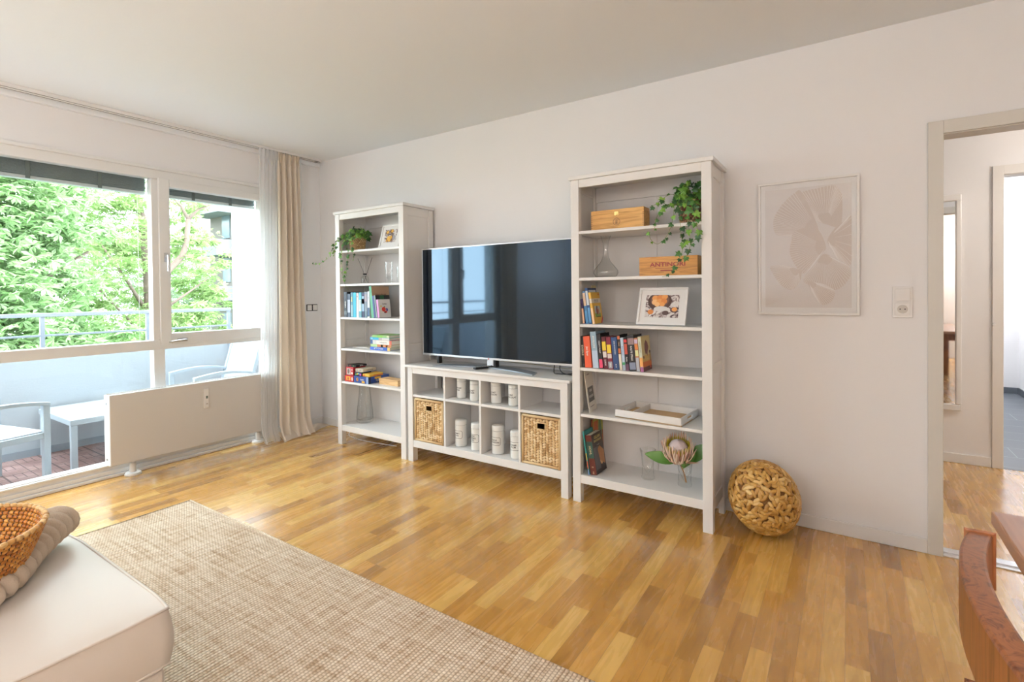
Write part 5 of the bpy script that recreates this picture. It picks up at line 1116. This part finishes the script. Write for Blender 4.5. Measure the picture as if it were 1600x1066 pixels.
def bandpt(s_, h):
    # perimeter parameter s in 0..4, height fraction h
    k = int(s_)%4; f_ = s_-int(s_); u,v = [(f_,0),(1,f_),(1-f_,1),(0,1-f_)][k]; x,y = cornerf(u,v,1)
    cx_, cy_ = (ox0+ox1)/2,(oy0+oy1)/2; b__ = .014*math.sin(PI*h); d = Vector((x-cx_,y-cy_)).normalized(); return (x+d.x*b__,y+d.y*b__,.262+(.418-.262)*h)
cu.grid(lambda u,v: bandpt(u*3.9999,v),112,8); cu.add([(ox0+.02,oy0+.02,.262),(ox1-.02,oy0+.02,.262),(ox1-.02,oy1-.02,.262),(ox0+.02,oy1-.02,.262)],[(0,1,2,3)])
cu.build('seat_cushion', M['leather'], ot, smooth=True)
for h_, nm in ((1.0,'upper_piping'),(0.02,'lower_piping')):
    MB().tube([bandpt(i/112*3.9999,h_) for i in range(112)],.0045,6,closed=True).build(nm, M['leather'], ot, smooth=True)
MB().box(ox0+.012,ox1-.012,oy0+.012,oy1-.012,.010,.260).build('base', M['leather'], ot, .02, seg=3)
# coiled basket
cb2 = thing('coiled_basket','round orange-brown coiled basket with dark stitching standing on the cream ottoman','basket',(2.255,-2.86,.438))
cc = (2.235,-2.862,.440); rows = 15; hB = .165
def rad_at(h): return .150+.082*(h/hB)**.75
ib = MB(); core = MB(); rng = random.Random(2)
for k in range(rows):
    h = hB*(k+.5)/rows; r_ = rad_at(h); n = int(2*PI*r_/.0178)
    core.tube([(cc[0]+r_*math.cos(2*PI*j/48),cc[1]+r_*math.sin(2*PI*j/48),cc[2]+h) for j in range(48)],.0052,6,closed=True)
    for j in range(n):
        a = 2*PI*(j+.31*k)/n; m = Matrix.Rotation(a,3,'Z') @ Matrix.Rotation(R(9),3,'X')
        ib.ell((cc[0]+r_*math.cos(a),cc[1]+r_*math.sin(a),cc[2]+h),(.0080,.0103,.0066),8,5,m)
for k in range(8):        # coiled floor
    r_ = .010+k*.0185; n = max(4,int(2*PI*r_/.021))
    for j in range(n):
        a = 2*PI*(j+.3*k)/n; ib.ell((cc[0]+r_*math.cos(a),cc[1]+r_*math.sin(a),cc[2]+.006),(.0095,.0098,.005),6,4,Matrix.Rotation(a,3,'Z'))
core.lathe([(0,.001),(.150,.001),(.150,.004),(0,.004)],cc,36)
core.build('dark_binding', mat('dark_brown_binding',(.06,.015,.012),.5), cb2, smooth=True)
ib.build('coils', island_mat('orange_cane_coils',[(0,(.40,.13,.015)),(.5,(.56,.22,.03)),(1,(.68,.34,.07))],.38,spec=.55), cb2, smooth=True)
rim_ = MB(); r_ = rad_at(hB)+.001; n = 70
for j in range(n):
    a = 2*PI*j/n; rim_.ell((cc[0]+r_*math.cos(a),cc[1]+r_*math.sin(a),cc[2]+hB+.004),(.0085,.0118,.0075),8,5,Matrix.Rotation(a,3,'Z')@Matrix.Rotation(R(14),3,'X'))
rim_.build('rim', island_mat('pale_cane_rim',[(0,(.55,.26,.06)),(1,(.80,.55,.25))],.35), cb2, smooth=True)
# ribbed throw rolled around the foot of the basket
th = thing('ribbed_throw','taupe ribbed throw rolled beside the coiled basket on the ottoman','throw',(2.15,-2.62,.43))
path = curve_pts([(2.030,-2.535,.495),(2.12,-2.60,.490),(2.23,-2.672,.482),(2.345,-2.735,.474),(2.44,-2.83,.468),(2.50,-2.96,.466)],10)
pp = [path[0]]; acc = 0
tm = MB(); L = [0]
for i in range(1,len(path)): L.append(L[-1]+(path[i]-path[i-1]).length)
nr = 15; segs = nr*8; ptsx = []; radx = []
for i in range(segs+1):
    s_ = L[-1]*i/segs; k = max(j for j in range(len(L)) if L[j] <= s_+1e-9); k = min(k,len(L)-2); f_ = (s_-L[k])/(L[k+1]-L[k]); p = path[k].lerp(path[k+1],f_)
    base_r = .058-.026*(i/segs)**.8; ptsx.append(p); radx.append(base_r*(.62+.40*abs(math.sin(PI*i/8))**.6)*(1 if 2<i<segs-2 else .75))
for q, r__ in zip(ptsx, radx): q.z = .438+r__*1.02 if False else q.z
vs = []; n = 16
for i,(p,r__) in enumerate(zip(ptsx,radx)):
    d = (ptsx[min(i+1,segs)]-ptsx[max(i-1,0)]).normalized(); sx_ = d.cross(Vector((0,0,1))).normalized(); u_ = sx_.cross(d)
    for j in range(n): a = 2*PI*j/n; q = p+sx_*math.cos(a)*r__*1.12+u_*math.sin(a)*r__*.98; vs.append((q.x,q.y,max(q.z,.4425)))
tm.add(vs,[(i*n+j,i*n+(j+1)%n,(i+1)*n+(j+1)%n,(i+1)*n+j) for i in range(segs) for j in range(n)]+[tuple(range(n-1,-1,-1)),tuple(segs*n+j for j in range(n))])
tm.build('ribbed_fabric', bumpy(mat('taupe_plush',(.62,.51,.40),.9,spec=.15),260,.5,.003), th, smooth=True)

# ================================================================== DINING TABLE AND CHAIR
sh_t = wood('sheesham_tabletop', (.30,.12,.055), (.44,.21,.11), 5, 'Y', .32); sh_w = wood('sheesham_wood', (.11,.03,.01), (.30,.105,.035), 6, 'Z', .30, 5)
dt = thing('dining_table','dark reddish wooden dining table at the right edge','dining table',(5.15,-2.4,0))
MB().box(4.622,5.62,-3.25,-1.512,.718,.750).build('tabletop', sh_t, dt, .004)
MB().box(4.70,5.54,-3.17,-1.60,.63,.718).build('apron', sh_w, dt, .002)
for x in (4.67,5.50):
    for y in (-3.18,-1.66): MB().box(x,x+.075,y,y+.075,0.0005,.718).build('leg', sh_w, dt, .004)
ch = thing('dining_chair','reddish brown wooden dining chair with curved backrest at the table','chair',(4.70,-2.33,0))
def seg_rail(mb, z0, z1, th, bow, y0=-2.52, y1=-2.07, x=4.497):
    n = 20; vs = []
    for i in range(n+1):
        t_ = i/n; y = y0+(y1-y0)*t_; xx = x-bow*(1-(2*t_-1)**2); zt_ = z1-.006*(2*t_-1)**2
        vs += [(xx,y,z0),(xx+th,y,z0),(xx+th,y,zt_),(xx,y,zt_)]
    fs = [(i*4+j,i*4+(j+1)%4,(i+1)*4+(j+1)%4,(i+1)*4+j) for i in range(n) for j in range(4)]+[(0,1,2,3),(n*4+3,n*4+2,n*4+1,n*4)]
    return mb.add(vs,fs)
seg_rail(MB(),.812,.900,.030,.034).build('top_rail', sh_w, ch, .004)
seg_rail(MB(),.60,.66,.020,.026).build('back_slat', sh_w, ch, .003); seg_rail(MB(),.50,.545,.020,.024).build('back_slat', sh_w, ch, .003)
for y in (-2.112,-2.52): 
    pts = [(4.515,y+.018,.0005),(4.530,y+.018,.44),(4.523,y+.018,.62),(4.512,y+.018,.814)]
    vs = []
    for p in pts: vs += [(p[0]-.013,p[1]-.016,p[2]),(p[0]+.013,p[1]-.016,p[2]),(p[0]+.013,p[1]+.016,p[2]),(p[0]-.013,p[1]+.016,p[2])]
    MB().add(vs,[(i*4+j,i*4+(j+1)%4,(i+1)*4+(j+1)%4,(i+1)*4+j) for i in range(3) for j in range(4)]+[(0,3,2,1),(12,13,14,15)]).build('rear_leg', sh_w, ch, .004)
    MB().box(4.90,4.935,y+.002,y+.038,.0005,.43).build('front_leg', sh_w, ch, .004)
for k in range(4): MB().box(4.506,4.520,-2.42+k*.085,-2.395+k*.085,.55,.80).build('back_spindle', sh_w, ch, .002)
MB().box(4.50,4.95,-2.53,-2.07,.43,.462).build('seat', sh_w, ch, .006)

# ================================================================== BALCONY FURNITURE
BZ = -.06
bt = thing('balcony_table','low square grey-white table on the balcony behind the radiator','table',(-.98,-1.45,BZ))
MB().box(-1.355,-.59,-1.79,-1.03,.290,.334).build('tabletop', M['garden'], bt, .004)
for x in (-1.35,-.635):
    for y in (-1.785,-1.075): MB().box(x,x+.04,y,y+.04,BZ+.0005,.290).build('leg', M['garden'], bt, .003)
def arm_chair(loc, rz, label):
    c = thing('balcony_chair', label, 'chair', loc, (0,0,rz)); G_ = M['garden']; w_ = .29
    # local: chair faces +y, x across
    for sx_ in (-1,1):
        MB().box(sx_*w_-.018,sx_*w_+.018,.235,.275,.0005,.575).build('front_leg', G_, c, .003, world=False)
        b2 = MB(); b2.add([(sx_*w_+i,j+y,z) for (y,z) in ((-.30,.0005),(-.20,.40),(-.33,.86)) for (i,j) in ((-.018,-.018),(.018,-.018),(.018,.018),(-.018,.018))],[(k*4+q,k*4+(q+1)%4,(k+1)*4+(q+1)%4,(k+1)*4+q) for k in (0,1) for q in range(4)]+[(0,3,2,1),(8,9,10,11)])
        b2.build('rear_leg', G_, c, .003, world=False)
        vs = []
        for i in range(11):
            t_ = i/10; y = .275-.55*t_; z = .575+.035*math.sin(PI*t_)-.01*t_
            vs += [(sx_*w_-.024,y,z-.006),(sx_*w_+.024,y,z-.006),(sx_*w_+.024,y,z+.018),(sx_*w_-.024,y,z+.018)]
        MB().add(vs,[(i*4+q,i*4+(q+1)%4,(i+1)*4+(q+1)%4,(i+1)*4+q) for i in range(10) for q in range(4)]+[(0,3,2,1),(40,41,42,43)]).build('armrest', G_, c, .002, world=False)
        MB().box(sx_*w_-.012,sx_*w_+.012,-.24,.24,.345,.385).build('seat_rail', G_, c, .002, world=False)
        MB().box(sx_*w_-.016,sx_*w_+.016,-.27,.24,.0005,.022).build('skid', G_, c, .002, world=False)
    MB().box(-w_+.012,w_-.012,.225,.255,.345,.385).build('seat_rail', G_, c, .002, world=False)
    MB().box(-w_+.012,w_-.012,-.22,.255,.386,.394).build('sling_seat', mat('white_mesh_fabric',(.52,.55,.60),.8), c, world=False)
    MB().add([(sx_*(w_-.014),y,z) for (y,z) in ((-.205,.42),(-.325,.85)) for sx_ in (-1,1)]+[(sx_*(w_-.014),y+.008,z) for (y,z) in ((-.205,.42),(-.325,.85)) for sx_ in (-1,1)],[(0,1,3,2),(4,6,7,5),(0,2,6,4),(1,5,7,3),(0,4,5,1),(2,3,7,6)]).build('sling_back', M['garden'], c, world=False)
    MB().box(-w_,w_,-.345,-.315,.84,.865).build('back_bar', G_, c, .002, world=False)
    return c
arm_chair((-.62+.02,-2.30,BZ), R(14), 'grey-white balcony armchair at the left, beside the low table')
arm_chair((-.84,-.63,BZ), R(176), 'grey-white balcony armchair standing behind the radiator near the curtain')

# ================================================================== ADDED FILL LIGHTS out of view (behind the camera, in the hall and in the tiled room)
def fill_globe(label, x, y, z, r_, power, col):  # hanging globe added out of view to brighten the rooms
    l = thing('fill_globe_light', label, 'fill light', (x,y,H))
    MB().cyl((x,y,H-.03),(x,y,H-.0005),.05).build('ceiling_rose', M['lacq'], l, .003); MB().cyl((x,y,z+r_),(x,y,H-.03),.003,n=8).build('cable', M['cord'], l)
    em = bpy.data.materials.new('fill_globe_glow'); t, b = nodes(em); b.inputs['Base Color'].default_value=(.9,.88,.85,1)
    b.inputs['Emission Color'].default_value = (*col,1); b.inputs['Emission Strength'].default_value = power/(4*PI*r_*r_)/PI
    MB().ell((x,y,z),(r_,r_,r_),24,16).build('glow_globe', em, l, smooth=True); return l
fill_globe('added white fill globe in the living room behind the camera', 2.6,-4.75,1.85,.25,36,(1,.95,.92))
fill_globe('added warm fill globe in the back right corner of the living room', 6.06,-4.7,1.95,.2,66,(1,.82,.69))
def uplighter(label, x, y, z, r_, power, col):  # upward bowl light added behind the camera to lift the ceiling
    l = thing('fill_uplight', label, 'floor lamp', (x,y,0))
    MB().lathe([(0,.0005),(.14,.0005),(.14,.02),(.02,.03),(0,.03)],(x,y,0),28).build('base', M['steel'], l, smooth='auto'); MB().cyl((x,y,.03),(x,y,z-.1),.012,n=12).build('pole', M['steel'], l)
    MB().lathe([(0,-.10),(r_*.5,-.085),(r_*.85,-.04),(r_,.02),(r_-.006,.02),(r_*.8,-.03),(0,-.05)],(x,y,z),36).build('lamp_shade', M['lacq'], l, smooth=True)
    em = bpy.data.materials.new('fill_bowl_glow'); t, b = nodes(em); b.inputs['Base Color'].default_value=(.9,.9,.9,1)
    b.inputs['Emission Color'].default_value = (*col,1); b.inputs['Emission Strength'].default_value = power/(PI*r_*r_)/PI
    MB().lathe([(0,.004),(r_*.93,.004),(r_*.93,-.004),(0,-.004)],(x,y,z),36).build('diffuser', em, l); return l
uplighter('added fill light, white bowl in the back left corner of the room', .9,-4.7,1.15,.24,30,(.93,.96,1))
uplighter('added fill light, white bowl in the middle of the back of the room', 3.3,-4.9,1.15,.24,100,(.95,.97,1))
fill_globe('added warm fill globe in the hall', 6.2,.95,2.1,.15,35,(1,.90,.80))
fill_globe('added fill globe standing for daylight in the tiled room', 5.2,4.35,2.1,.2,90,(.96,.97,1))

# things that repeat share a group
for nm, g_ in (('lidded_canister','white canisters in the console'),('seagrass_basket','seagrass baskets in the console'),('bookcase','white bookcases on both sides of the television'),
               ('fill_globe_light','added globe fill lights'),('fill_uplight','added bowl fill lights behind the camera'),('balcony_chair','armchairs on the balcony'),('venetian_blind','raised outside blinds'),
               ('potted_ivy','ivy plants on the top shelves'),('wooden_wine_box','wooden wine boxes in the right bookcase'),('photo_frame','fruit pictures in the bookcases'),('deciduous_tree','trees beyond the balcony')):
    for o in list(bpy.data.objects):
        if o.parent is None and o.name.split('.')[0] == nm and 'group' not in o: o['group'] = g_
